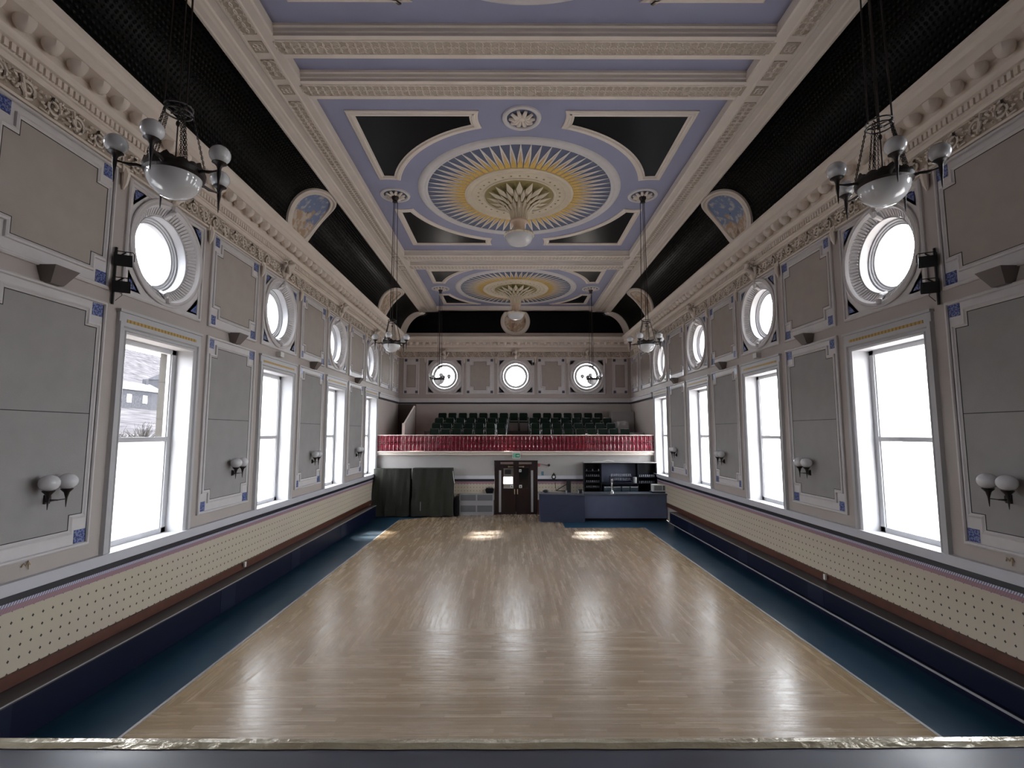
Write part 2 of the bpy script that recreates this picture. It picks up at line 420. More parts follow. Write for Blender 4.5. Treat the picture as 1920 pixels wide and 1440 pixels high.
# ---------------------------------------------------------------- windows
wn = [0]
def tall_window(w, s, clear=False):
    wn[0] += 1
    r = tag(empty('window_%d' % wn[0]), kind='structure'); put(r, w, s)
    # casing: architrave with mitred moulding
    mb = MB()
    path = [(-.78,1.70),(-.78,4.85),(.78,4.85),(.78,1.70)]
    mb.sweep(path, [(0,0),(0,.03),(-.03,.05),(-.045,.035),(-.08,.035),(-.10,.06),(-.16,.06),(-.17,0)], SZ, closed=False)
    mb.box(-.95,.95,0,.045,4.96,5.15); mb.box(-.97,.97,0,.075,5.15,5.19)
    mb.build('casing', CASE, r)
    mb = MB(); mb.box(-.81,.81,.045,.052,4.955,5.06); mb.build('gilded_strip', GOLDS, r)
    # reveals
    mb = MB()
    mb.quad((-.78,0,1.7),(-.78,-.30,1.7),(-.78,-.30,4.85),(-.78,0,4.85)); mb.quad((.78,0,1.7),(.78,-.30,1.7),(.78,-.30,4.85),(.78,0,4.85))
    mb.quad((-.78,0,4.85),(.78,0,4.85),(.78,-.30,4.85),(-.78,-.30,4.85))
    mb.box(-.78,.78,-.30,-.0,1.68,1.715)
    mb.build('reveal', CASE, r)
    mb = MB()
    for q in (-1,1):
        mb.box(*sorted((q*.78,q*.90)),-.55,-.34,1.6,4.95)
        for z in (2.3,2.95,3.65,4.3): mb.box(*sorted((q*.772,q*.78)),-.55,-.34,z,z+.012)
    mb.box(-.9,.9,-.58,-.34,1.55,1.70); mb.build('stone_surround', STONE, r)
    # sash frame
    mb = MB()
    for q in (-1,1):
        mb.box(*sorted((q*.68,q*.80)),-.36,-.27,1.7,4.87)
        mb.box(*sorted((q*.66,q*.70)),-.345,-.29,1.76,4.8)
    mb.box(-.78,.78,-.36,-.27,1.7,1.80); mb.box(-.78,.78,-.36,-.27,4.77,4.87); mb.box(-.70,.70,-.36,-.275,3.26,3.335)
    mb.build('sash_frame', SASH, r)
    for i, (a, b) in enumerate(((1.8,3.26),(3.335,4.77))):
        mb = MB(); mb.box(-.68,.68,-.318,-.312,a,b)
        mb.build('pane', CLEAR if (clear and i == 1) else FROST, r)
    return r
def round_window(w, s, z=ZR, flute=True):
    wn[0] += 1
    r = tag(empty('window_%d' % wn[0]), kind='structure'); put(r, w, s, 0, z)
    mb = MB()
    h = .93 if w != 'end' else .95; b = -.92 if w != 'end' else -.94; t = .85 if w != 'end' else .92
    mb.sweep([(-h,b),(-h,t),(h,t),(h,b)], [(0,0),(0,.03),(.02,.045),(.045,.045),(.055,.02),(.10,.02),(.11,0)], SZ)
    mb.build('square_moulding', FRAME, r)
    # plate with corner tiles
    mb = MB()
    n = 48; hh = h-.10; vs = []
    for i in range(n):
        a = 2*PI*i/n; ca, sa = math.cos(a), math.sin(a)
        q = min(hh/max(1e-6,abs(ca)), (t-.1 if sa>0 else -b-.1)/max(1e-6,abs(sa)))
        q = max(q,.815); vs += [(.80*ca,.012,.80*sa),(q*ca,.012,q*sa)]
    mb.add(vs, [(2*i,2*i+1,(2*i+3)%(2*n),(2*i+2)%(2*n)) for i in range(n)])
    for qx in (-1,1):
        for qz in (-1,1):
            z1 = (t-.1) if qz>0 else -(-b-.1)
            mb.add([(qx*hh,.012,z1),(qx*hh*.66,.012,z1),(qx*hh,.012,z1*.62)],[(0,1,2)])
    mb.build('spandrel_plate', FRAME, r)
    for qx in (-1,1):
        for qz in (-1,1):
            z1 = (t-.13) if qz>0 else b+.13
            x1 = qx*(hh-.03); d = .16 if w != 'end' else .13
            mb = MB(); mb.prism([(x1,z1),(x1-qx*d,z1),(x1,z1-qz*d)], .012,.022, SZ)
            mb.build('corner_tile', TILE if w != 'end' else TILED, r)
    mb = MB(True)
    mb.lathe([(.80,.0),(.86,.012),(.875,.03),(.87,.05),(.845,.06),(.82,.045),(.805,.05),(.785,.055),(.765,.03)], ax='y', n=64)
    mb.build('outer_ring', FRAME, r)
    mb = MB(False)
    if w != 'end':
        prof = [(.765,.03),(.74,-.015),(.70,-.055),(.66,-.085),(.625,-.10)]
        N_ = 144
        mb.lathe(prof, ax='y', n=N_)
        for i in range(0, N_, 2):     # raised reeds
            a0_ = 2*PI*i/N_; a1_ = 2*PI*(i+1)/N_
            q_ = [(r_*math.cos(a_), h_+.028, r_*math.sin(a_)) for a_ in (a0_,a1_) for r_, h_ in ((.745,-.02),(.70,-.055),(.64,-.095))]
            b_ = [(r_*math.cos(a_), h_-.01, r_*math.sin(a_)) for a_ in (a0_,a1_) for r_, h_ in ((.755,-.01),(.70,-.055),(.63,-.10))]
            mb.add(q_+b_, [(0,1,4,3),(1,2,5,4),(0,1,7,6),(1,2,8,7),(3,4,10,9),(4,5,11,10),(0,3,9,6),(2,5,11,8)])
        mb.build('fluted_ring', FRAME, r)
    else:
        mb.lathe([(.765,.03),(.70,-.02),(.68,.0),(.66,.01),(.64,-.03)], ax='y', n=64); mb.build('inner_ring', FRAME, r, smooth=True)
    mb = MB(True)
    mb.lathe([(.625,-.10),(.62,-.085),(.605,-.09),(.60,-.11),(.60,-.56 if w != 'end' else -.22)], ax='y', n=64); mb.build('reveal', CASE, r)
    so_ = 0 if w != 'end' else .20
    mb = MB(True)
    mb.lathe([(.60,-.24),(.57,-.235),(.56,-.26),(.535,-.26),(.53,-.28),(.50,-.28),(.49,-.33),(.50,-.36),(.60,-.36)], c=(0,so_,0), ax='y', n=64); mb.build('sash_frame', SASH if w != 'end' else CASE, r)
    mb = MB(); m = 48
    mb.add([(0,-.31+so_,0)]+[(.51*math.cos(2*PI*i/m),-.31+so_,.51*math.sin(2*PI*i/m)) for i in range(m)], [(0,1+i,1+(i+1)%m) for i in range(m)])
    mb.build('pane', CLEAR, r)
    if w != 'end':      # scroll keys crossing the fluted ring at top and bottom
        for q in (-1,1):
            mb = MB(True); mb.tube([(0,-.08,q*.63),(.01,.02,q*.68),(0,.06,q*.75),(0,.07,q*.82)], [.035,.045,.05,.03], 8); mb.build('scroll_key', FRAME, r)
    return r
for w in ('left','right'):
    for k, c in enumerate(BAYS):
        tall_window(w, c, clear=(w == 'left' and k == 1)); round_window(w, c)
for c in ENDW: round_window('end', c, 6.29)

# ---------------------------------------------------------------- wall panels
def stepped(hw, z0, z1, nx, nz):
    return [(-hw+nx,z0),(-hw+nx,z0+nz),(-hw,z0+nz),(-hw,z1-nz),(-hw+nx,z1-nz),(-hw+nx,z1),(hw-nx,z1),(hw-nx,z1-nz),(hw,z1-nz),(hw,z0+nz),(hw-nx,z0+nz),(hw-nx,z0)]
def wall_panel(w, s, z0, z1, hw, inf, seam=False, ts=.17, tm=None, narrow=False):
    r = empty('wall_panel'); put(r, w, s)
    mb = MB()
    nx = nz = .19
    zi0, zi1 = z0+.24, z1-.20; hi = hw-.145
    if w == 'end': zi0, zi1 = z0+.22, z1-.20; hi = hw-.24; nx = .17; nz = .19
    if narrow: nx = nz = 0.001; hi = hw-.17; zi0 = z0+.36; zi1 = z1-.36
    st = stepped(hi, zi0, zi1, nx, nz) if not narrow else [(-hi,zi0),(-hi,zi1),(hi,zi1),(hi,zi0)]
    # outer moulding and flat frame
    mb.sweep([(-hw,z0),(-hw,z1),(hw,z1),(hw,z0)], [(0,0),(0,.035),(.02,.05),(.04,.05),(.05,.03)], SZ)
    mb.prism([(-hw+.03,z0+.03),(-hw+.03,z1-.03),(hw-.03,z1-.03),(hw-.03,z0+.03)], .0,.018, SZ)
    if not narrow: mb.sweep(st, [(-.06,.018),(-.055,.045),(-.03,.055),(-.012,.04),(0,.034)], SZ)
    mb.build('frame', FRAME, r)
    mb = MB(); mb.prism(st, .018,.030, SZ); mb.build('panel_field', inf, r)
    mb = MB()
    for i in range(len(st)):
        a, b = st[i], st[(i+1)%len(st)]
    mb.sweep(st, [(0,.0305),(.0,.034),(.010,.034),(.010,.0305)], SZ)
    if seam: mb.box(-hi, hi, .0302,.0312, 3.655, 3.665)
    mb.build('shadow_gap', GROUT, r)
    for qx in (-1,1):
        for zc in (z0+.055+ts/2, z1-.055-ts/2):
            m2 = MB(); cx = qx*(hw-.055-ts/2); m2.box(cx-ts/2,cx+ts/2,.018,.024,zc-ts/2,zc+ts/2); m2.build('corner_tile', tm or TILE, r)
    return r
ordn = ['first','second','third','fourth','fifth','sixth','seventh','eighth','ninth']
for w in ('left','right'):
    for k, c in enumerate(PANELS):
        pos = 'before the first tall window' if k == 1 else ('beyond the nearest sconce bay by the stage' if k == 0 else 'between the %s and %s tall windows' % (ordn[k-2], ordn[k-1]))
        if k == 0: continue
        tag(wall_panel(w, c, 1.92, 5.22, .88, PANEL, True), 'tall grey fabric panel in white stepped frame on %s wall, %s' % (w, pos), 'wall panel', 'tall stepped panels on the side walls')
        tag(wall_panel(w, c, 5.40, 7.20, .88, UPANEL), 'short upper warm-lit panel with blue corner tiles on %s wall, %s' % (w, pos), 'wall panel', 'upper stepped panels on the side walls')
    tag(wall_panel(w, 22.45, 5.40, 7.20, .88, UPANEL), 'upper warm-lit panel over the gallery on %s side wall, next to the fourth round window' % w, 'wall panel', 'upper stepped panels on the side walls')
    tag(wall_panel(w, 24.4, 5.40, 7.20, .62, UPANEL), 'last upper warm-lit panel in the corner of the %s side wall over the gallery' % w, 'wall panel', 'upper stepped panels on the side walls')
for c, hw, nar, txt in ((-1.78,.72,False,'between the first and middle round windows'),(1.86,.72,False,'between the middle and last round windows'),(-5.28,.40,True,'in the corner by the left wall'),(5.36,.40,True,'in the corner by the right wall')):
    tag(wall_panel('end', c, 5.36, 7.22, hw, UPANEL, ts=.13, tm=TILED, narrow=nar), '%s warm-lit panel with dark corner squares on end wall, %s' % ('narrow' if nar else 'wide stepped', txt), 'wall panel', 'stepped panels on the end wall')

# ---------------------------------------------------------------- trims (sill band, black band, pink band, dado, skirting)
tn = [0]
def trim(mb, m, smooth=False):
    tn[0] += 1; return tag(mb.build('trim_%d' % tn[0], m, smooth=smooth), kind='structure')
for q in (-1,1):
    def bx(mb, p0, p1, z0, z1, y0=Y0, y1=YG):
        mb.box(*sorted((q*(HW-p0), q*(HW-p1))), y0, y1, z0, z1)
    mb = MB(); bx(mb,0,.07,1.60,1.72); bx(mb,0,.085,1.70,1.73); bx(mb,0,.05,1.58,1.61); trim(mb, SILLM)
    mb = MB(); bx(mb,0,.045,1.50,1.585); trim(mb, BLACKM)
    # bands whose pattern runs along the wall: local x = along
    for (p1, z0, z1, m) in ((.04,1.395,1.502,PINK),(.025,.70,1.40,DADO)):
        L = YG-Y0; mb = MB(); mb.box(-L/2, L/2, 0, p1, z0, z1)
        if m is DADO:
            for i in range(int(L/.13)):      # scalloped lower edge
                x = -L/2+.065+.13*i; mb.box(x-.02,x+.02,0,p1+.004,.685,.70)
        o = trim(mb, m); put(o, 'left' if q < 0 else 'right', (Y0+YG)/2)
    mb = MB(); bx(mb,0,.05,.55,.70); bx(mb,0,.065,.68,.695); trim(mb, MAHOG)
    # bench seat along the wall
    yb = 18.6 if q > 0 else 20.3
    r = empty('wall_bench', (q*(HW-.2), 11, 0))
    tag(r, 'long built-in navy bench under the %s wall dado, %s' % (('left','with a flush dark front') if q < 0 else ('right','ending at the bar')), 'bench', 'built-in benches under the side walls')
    def lbx(mb, p0, p1, z0, z1, y0, y1): mb.box(*sorted((q*(.2-p0), q*(.2-p1))), y0-11, y1-11, z0, z1)
    mb = MB(); lbx(mb,0,.35,.515,.545,3.4,yb); mb.build('bench_top', BTOP, r)
    mb = MB(); lbx(mb,.345,.356,.534,.546,3.4,yb); mb.build('top_nosing', GREYM, r)
    mb = MB(); lbx(mb,.31,.33,.20 if q>0 else .10,.515,3.4,yb); lbx(mb,0,.33,.20 if q>0 else .1,.515,yb-.02,yb); mb.build('front_board', NAVY, r)
    for y in (5.2,9.6,12.6,16.2):
        mb = MB(); lbx(mb,.33,.334,.1,.515,y,y+.5); mb.build('front_panel', NAVY2, r)
    mb = MB(); lbx(mb,0,.22,0,.52,3.4,yb-.1); mb.build('base', NAVY, r)
    if q > 0:
        mb = MB(); lbx(mb,0,.40,.165,.205,3.4,yb); mb.build('step', NAVY, r)
        mb = MB(); lbx(mb,.395,.41,.178,.206,3.4,yb); mb.build('step_nosing', GREYM, r)
    mb = MB(); mb.box(q*4.60-.018, q*4.60+.018, 3.3, 20.14 if q < 0 else 18.45, 0, .012); trim(mb, GREYM)
    # small white junction box on the skirting
    mb = MB(); bx(mb,.065,.10,.60,.70,10.86 if q<0 else 9.9,10.92 if q<0 else 9.96); o = mb.build('socket_box', WHITE)
    tag(o, 'tiny white socket box on the wooden skirting above the %s bench' % ('left' if q<0 else 'right'), 'socket')
# under-gallery end wall bands
for x0, x1 in ((-HW,-.90),(.92,HW)):
    mb = MB(); mb.box(x0,x1,YG-.06,YG,1.47,1.61); trim(mb, SILLM)
    mb = MB(); mb.box(x0,x1,YG-.04,YG,1.37,1.47); trim(mb, BLACKM)
    for (d, z0, z1, m) in ((.03,1.27,1.37,PINK),(.02,.60,1.27,DADO)):
        mb = MB(); L = x1-x0; mb.box(-L/2,L/2,0,d,z0,z1); o = trim(mb, m); o.location = ((x0+x1)/2, YG, 0); o.rotation_euler = (0,0,PI)
    mb = MB(); mb.box(x0,x1,YG-.03,YG,0,.6); trim(mb, MAHOG)
# string course over the gallery
mb = MB(); 
for q in (-1,1):
    mb.box(*sorted((q*HW,q*(HW-.06))), YG, YE, 4.95, 5.13); mb.box(*sorted((q*HW,q*(HW-.09))), YG, YE, 5.10, 5.15)
mb.box(-HW, HW, YE-.06, YE, 4.95, 5.13); mb.box(-HW, HW, YE-.09, YE, 5.10, 5.15); trim(mb, FRAME)
mb = MB()
for q in (-1,1): mb.box(*sorted((q*HW,q*(HW-.03))), YG, YE, 4.87, 4.95)
mb.box(-HW, HW, YE-.03, YE, 4.87, 4.95); trim(mb, BLACKM)

# ---------------------------------------------------------------- cornice
PROF = [(0,7.54),(.05,7.55),(.07,7.58),(.07,7.61),(.09,7.62),(.09,7.74),(.14,7.76),(.15,7.80),(.17,7.84),(.17,7.93),(.19,7.96),(.40,7.97),(.40,8.10),(.43,8.12),(.46,8.17),(.50,8.21),(.51,8.25),(.0,8.25)]
rc = tag(empty('trim_cornice'), kind='structure'); rc.name = 'trim_%d' % (tn[0]+1); tn[0] += 1
mb = MB()
path = [(-HW,Y0),(-HW,YE),(HW,YE),(HW,Y0)]
mb.sweep(path, PROF, lambda u,v,h: (u,v,h), closed=False)
mb.build('cornice_moulding', CREAM, rc)
mb = MB()
def dent(x0,x1,y0,y1): mb.box(x0,x1,y0,y1,7.645,7.735)
y = 2.0
while y < YE-.15:
    for q in (-1,1): dent(*sorted((q*(HW-.085),q*(HW-.125))), y, y+.052)
    y += .082
x = -HW+.15
while x < HW-.15: dent(x,x+.052,YE-.125,YE-.085); x += .082
mb.build('dentil_band', CREAM, rc)
# round modillions
mod = MB(True); mod.lathe([(.0001,-.145),(.05,-.135),(.085,-.10),(.105,-.05),(.11,0)], n=12, rf=lambda r,h,i: r*(1.0 if i%2 else .92))
mb = MB(True)
def modil(x,y): mb.add([(x+v[0],y+v[1],7.972+v[2]) for v in mod.v], mod.f)
k = 0; y = 2.08
while y < YE-.3:
    for q in (-1,1): modil(q*(HW-.285), y)
    y += .3417
x = -5.3
while x <= 5.31: modil(x, YE-.285); x += .342
mb.build('modillion_row', CREAM, rc)
# frieze with scrolls
mb = MB()
for q in (-1,1): mb.box(*sorted((q*HW,q*(HW-.012))), 2, YE, 7.24, 7.54)
mb.box(-HW,HW,YE-.012,YE,7.24,7.54); mb.build('frieze_ground', CREAMD, rc)
mb = MB()
for q in (-1,1): mb.box(*sorted((q*HW,q*(HW-.04))), 2, YE, 7.215, 7.25)
mb.box(-HW,HW,YE-.04,YE,7.215,7.25); mb.build('frieze_fillet', CREAM, rc)
scr = MB(True)
def spiral(cx, cz, s, rev, turns=1.6, R=.12):
    pts = []; n = 16
    for i in range(n+1):
        t = i/n; a = s + rev*turns*2*PI*t; r = R*(1-.85*t); pts.append((cx+r*math.cos(a), .03+.02*t, cz+r*math.sin(a)))
    scr.tube(pts, [.020-.006*i/n for i in range(n+1)], 5)
for i in range(6):       # one unit is half a bay: 2.05 long
    cx = (i+.5)*2.05/6; up = 1 if i%2 else -1
    spiral(cx, 7.395, PI/2*up, -up)
    scr.tube([(cx-.17,.03,7.395-up*.11),(cx-.08,.04,7.395-up*.13),(cx,.03,7.395+up*.12)], [.012,.022,.018], 5)
    for _ in range(15):
        a = random.uniform(0,2*PI); rr = random.uniform(.09,.15)
        p = (cx+rr*math.cos(a)*1.2, .03, 7.395+max(-.12,min(.12,rr*math.sin(a)))); q_ = (p[0]+random.uniform(-.05,.05), .05, p[2]+random.uniform(-.03,.03))
        scr.tube([p, ((p[0]+q_[0])/2,.055,(p[2]+q_[2])/2), q_], [.006,.02,.006], 5)
def scroll_run(mapper, n):
    m = MB(True)
    for k in range(n): m.add([mapper(v[0]+k*2.05, v[1], v[2]) for v in scr.v], scr.f)
    return m
scroll_run(lambda u,p,z: (-HW+p, 3.96-2.05+u, z), 11).build('frieze_scrollwork', CREAM, rc)
scroll_run(lambda u,p,z: (HW-p, 3.96-2.05+u, z), 11).build('frieze_scrollwork', CREAM, rc)
m = MB(True)
for k in range(6): m.add([(-HW+.0+(v[0]+k*2.05)*HW*2/12.3, YE-v[1], v[2]) for v in scr.v], scr.f)
m.build('frieze_scrollwork', CREAM, rc)
# acanthus consoles over the round windows and small drops beside the panels
def console():
    m = MB(True)
    m.tube([(0,.02,7.16),(0,.07,7.22),(0,.10,7.35),(0,.20,7.50),(0,.24,7.58),(0,.18,7.66)], [.03,.06,.08,.10,.085,.05], 8)
    for q in (-1,1):
        m.tube([(q*.05,.06,7.25),(q*.15,.09,7.34),(q*.18,.12,7.46),(q*.11,.16,7.55),(q*.06,.18,7.48)], [.02,.035,.04,.03,.015], 6)
        m.tube([(q*.04,.12,7.55),(q*.16,.16,7.62),(q*.22,.12,7.58)], [.03,.03,.01], 6)
    return m
con0 = None
spots = [('left',c) for c in BAYS]+[('right',c) for c in BAYS]+[('end',c) for c in ENDW]
for w, c in spots:
    if con0 is None: con0 = console().build('console_bracket', CREAM, rc); o = con0
    else: o = con0.copy(); COL.objects.link(o)
    put(o, w, c)
dr = MB(True); dr.tube([(0,.03,7.24),(0,.06,7.15),(0,.05,7.02),(0,.03,6.93)], [.04,.055,.04,.012], 7); dr.cbox(0,.03,7.22,.13,.06,.10)
d0 = None
sp2 = [(w,c+q*1.055) for w in ('left','right') for c in BAYS for q in (-1,1)]+[('end',c+q*1.0) for c in ENDW for q in (-1,1)]
for w, c in sp2:
    if d0 is None: d0 = dr.build('leaf_drop', CREAM, rc); o = d0
    else: o = d0.copy(); COL.objects.link(o)
    put(o, w, c)

# ---------------------------------------------------------------- cove and ceiling
ce = tag(empty('ceiling'), kind='structure')
AC = (5.86,8.20); BC = (4.84,9.56)      # cove section end points, quarter-ellipse bulging to the corner
def covept(t):
    a = t*PI/2
    return (BC[0]+(AC[0]-BC[0])*math.cos(a), AC[1]+(BC[1]-AC[1])*math.sin(a))
me = bpy.data.meshes.new('cove'); vs = []; fs = []; uvs = []
NY = 1; NT = 18
for q in (-1,1):
    b = len(vs)
    for j in range(2):
        for i in range(NT+1):
            x, z = covept(i/NT); vs.append((q*x, Y0 if j == 0 else YE-.05, z)); uvs.append(((Y0 if j == 0 else YE)/.085, i/NT*1.9/.085))
    for i in range(NT): fs.append((b+i,b+i+1,b+NT+2+i,b+NT+1+i))
me.from_pydata(vs,[],fs); me.materials.append(COVE); ul = me.uv_layers.new(name='UVMap')
for l in me.loops: ul.data[l.index].uv = uvs[l.vertex_index]
me.polygons.foreach_set('use_smooth',[True]*len(fs)); me.update()
o = bpy.data.objects.new('cove', me); COL.objects.link(o); o.parent = ce
# ribs at both ends of the cove and the black lunette on the end wall
def covemap(q, y): return lambda t, d: None
mb = MB()
for q in (-1,1):
    vs = []
    for i in range(NT+1):
        x, z = covept(i/NT); vs += [(q*x,YE-.34,z),(q*(x-.015),YE-.34,z-.03),(q*(x-.25),YE-.05,z-.10 if i<NT else z),(q*x,YE-.04,z)]
    mb.add(vs, [(4*i+k,4*i+k+1,4*i+5+k,4*i+4+k) for i in range(NT) for k in range(3)])
mb.build('cove_rib', CREAM, ce, smooth=True)
mb = MB(); mb.box(-5.75,5.75,YE-.06,YE-.04,8.2,9.7); mb.build('end_lunette', NIGHT, ce)
mb = MB(); mb.box(-5.8,5.8,YE-.10,YE-.05,8.2,8.5); mb.build('lunette_border', CREAM, ce)
# lilac field
mb = MB(); mb.box(-4.0,4.0,Y0,YE,9.78,9.82); mb.build('lilac_field', LILAC, ce)
mb = MB()
for q in (-1,1):
    P = [(3.95,9.78),(3.95,9.615),(3.98,9.60),(4.12,9.60),(4.14,9.585),(4.17,9.585),(4.18,9.61),(4.42,9.61),(4.43,9.585),(4.46,9.585),(4.48,9.60),(4.60,9.60),(4.62,9.57),(4.66,9.56),(4.70,9.54),(4.78,9.52),(4.80,9.50),(4.84,9.50),(4.86,9.56),(4.86,9.85)]
    vs = [(q*x,y,z) for y in (Y0,YE-.3) for x,z in P]; n = len(P)
    mb.add(vs, [(i,i+1,n+i+1,n+i) for i in range(n-1)])
mb.build('side_soffit', CREAM, ce)
BEAMS = [(7.30,7.78),(8.32,8.80),(17.08,17.56),(18.10,18.58),(24.85,25.12)]
for y0, y1 in BEAMS:
    mb = MB(); P = [(y0-.05,9.78),(y0-.045,9.74),(y0-.02,9.72),(y0-.015,9.67),(y0,9.65),(y0,9.60),(y0+.08,9.60),(y0+.09,9.585),(y0+.105,9.585),(y0+.11,9.61),(y1-.11,9.61),(y1-.105,9.585),(y1-.09,9.585),(y1-.08,9.60),(y1,9.60),(y1,9.65),(y1+.015,9.67),(y1+.02,9.72),(y1+.045,9.74),(y1+.05,9.78)]
    if y0 > 24: P = [(y0-.05,9.78),(y0-.02,9.70),(y0,9.65),(y0,9.60),(YE-.04,9.60)]
    n = len(P); mb.add([(x,y,z) for x in (-3.96,3.96) for y,z in P], [(i,i+1,n+i+1,n+i) for i in range(n-1)])
    if y0 > 24: mb.box(-4.86,4.86,y0+.2,YE-.04,9.6,9.65)
    mb.build('cross_beam', CREAM, ce)
# guilloche strips: interlaced plaster rings on a darker ground
ring = [(math.cos(2*PI*i/8), math.sin(2*PI*i/8)) for i in range(8)]
def rings(mb, cx, cy, r):
    vs = []
    for c, s in ring: vs += [(cx+c*(r-.018), cy+s*(r-.018), 9.598),(cx+c*(r-.009), cy+s*(r-.009), 9.584),(cx+c*r, cy+s*r, 9.598)]
    mb.add(vs, [(3*i+k,3*i+k+1,(3*i+k+4)%24,(3*i+k+3)%24) for i in range(8) for k in range(2)])
gr = MB(); rg = MB(); gr.cur = 0
def strip_y(x0, x1, ya, yb):
    gr.box(x0,x1,ya,yb,9.598,9.612); y = ya+.06
    for q in (.27,.73):
        y = ya+.08
        while y < yb-.06: rings(rg, x0+(x1-x0)*q, y, .080); y += .118
        rg.cur = 0
    y = ya+.1
    while y < yb-.08: rg.cbox((x0+x1)/2, y, 9.592, .045,.045,.012); y += .118*2
def strip_x(ya, yb, x0, x1):
    gr.box(x0,x1,ya,yb,9.598,9.612)
    for q in (.27,.73):
        x = x0+.08
        while x < x1-.06: rings(rg, x, ya+(yb-ya)*q, .088); x += .128
for q in (-1,1):
    a, b = sorted((q*4.19,q*4.41))
    for (u, v) in ((1.1,7.28),(7.82,8.28),(8.88,17.0),(17.62,18.04),(18.66,24.8)): strip_y(a,b,u,v)
    for (u, v) in ((7.38,7.70),(8.40,8.72),(17.16,17.48),(18.18,18.50)):
        gr.box(a,b,u+.04,v-.04,9.598,9.612)
        for k in range(4): rings(rg, (a+b)/2+.05*math.cos(PI/2*k+.78), (u+v)/2+.05*math.sin(PI/2*k+.78), .045)
for y0, y1 in BEAMS[:4]: strip_x(y0+.115,y1-.115,-4.02,4.02)
gr.build('guilloche_ground', CREAMD, ce); rg.build('guilloche_rings', CREAM, ce)
# coffers: black panels with mitred frames
XO = 3.53
def coffer_paths(cy, H, lobes):
    R = 3.12; rl = .87; rf_ = .90; out = []
    for sx in (-1,1):
        for sy in (-1,1):
            pts = [(XO,H)]
            if lobes:
                lc = (0,3.33)
                pts.append((math.sqrt(rf_**2-(H-3.33)**2),H))
                # arc on front lobe down to meeting the big circle
                best = None
                for i in range(400):
                    a = PI/2 - i*PI/400
                    p = (lc[0]+rf_*math.cos(a), lc[1]+rf_*math.sin(a))
                    if p[1] <= H and p[0] > 0 and math.hypot(*p) <= R: best = a; break
                a0 = math.asin(min(1,(H-3.33)/rf_)); pts += circ(lc[0],lc[1],rf_,a0,best,8)[1:]
                s_ang = math.atan2(pts[-1][1],pts[-1][0])
            else:
                pts.append((math.sqrt(R*R-H*H),H)); s_ang = math.asin(H/R)
            sc = (3.33,0); e = None
            for i in range(600):
                a = s_ang - i*s_ang/600; p = (R*math.cos(a),R*math.sin(a))
                if math.hypot(p[0]-sc[0],p[1]-sc[1]) <= rl: e = a; break
            pts += circ(0,0,R,s_ang,e,18)[1:]
            b0 = math.atan2(pts[-1][1]-0, pts[-1][0]-sc[0]); b1 = math.acos((XO-3.33)/rl)
            pts += circ(sc[0],sc[1],rl,b0,b1,6)[1:]
            P = [(sx*x, cy+sy*y) for x, y in pts]
            out.append((P, sx*sy))
    return out
for cy, H, lobes in ((4.23,2.62,False),(12.94,3.56,True),(21.72,2.62,False)):
    for P, s in coffer_paths(cy, H, lobes):
        if s < 0: P = P[::-1]
        mb = MB(); mb.prism(P, 0,.012, XY(9.78)); mb.build('coffer_panel', NIGHT, ce)
        mb = MB(); mb.sweep(P, [(-.005,.0),(-.005,.02),(.02,.035),(.05,.035),(.07,.05),(.12,.05),(.14,.02),(.17,.02),(.175,0)] if False else [(.005,0),(.005,.02),(-.02,.035),(-.05,.035),(-.07,.05),(-.11,.05),(-.13,.02),(-.165,.02),(-.17,0)], XY(9.78)); mb.build('coffer_frame', CREAM, ce)

# small rosettes set in the ceiling
def rosette(x, y, r=.30):
    e = empty('ceiling_rosette', (x,y,9.78)); 
    mb = MB(True); mb.lathe([(r+.1,0),(r+.09,-.03),(r+.04,-.045),(r+.01,-.03),(r,0)], n=40); mb.build('ring', FRAME, e)
    mb = MB(); mb.lathe([(.001,-.006),(r,-.006)], n=32); mb.build('ground', BLUEG, e)
    for k in range(10):
        a = 2*PI*k/10; m = MB(True)
        m.tube([(.06*math.cos(a),.06*math.sin(a),-.03),(.15*math.cos(a),.15*math.sin(a),-.055),(.26*math.cos(a),.26*math.sin(a),-.02)], [.02,.045,.03], 6); m.build('petal', CREAM, e)
    mb = MB(True); mb.ball((0,0,-.03), .07, 12, 6, .6); mb.build('boss', CREAM, e)
    return e
def rosette_at(first, x, y, label):
    o = first if first['label'] == '' else dup(first)
    o.location = (x,y,9.78); o['label'] = label; o['category'] = 'rosette'; o['group'] = 'small plaster rosettes on the ceiling'
r0 = rosette(0,9.62); r0['label'] = ''
for x, y, l in ((0,9.62,'round plaster flower rosette on lilac ceiling in front of the big middle sunburst'),
                (-3.33,12.94,'small ceiling rosette holding the left chandelier beside the middle sunburst'),(3.33,12.94,'small ceiling rosette holding the right chandelier beside the middle sunburst'),
                (-3.33,21.72,'small ceiling rosette over the far left chandelier before the end wall'),(3.33,21.72,'small ceiling rosette over the far right chandelier before the end wall')):
    rosette_at(r0, x, y, l)

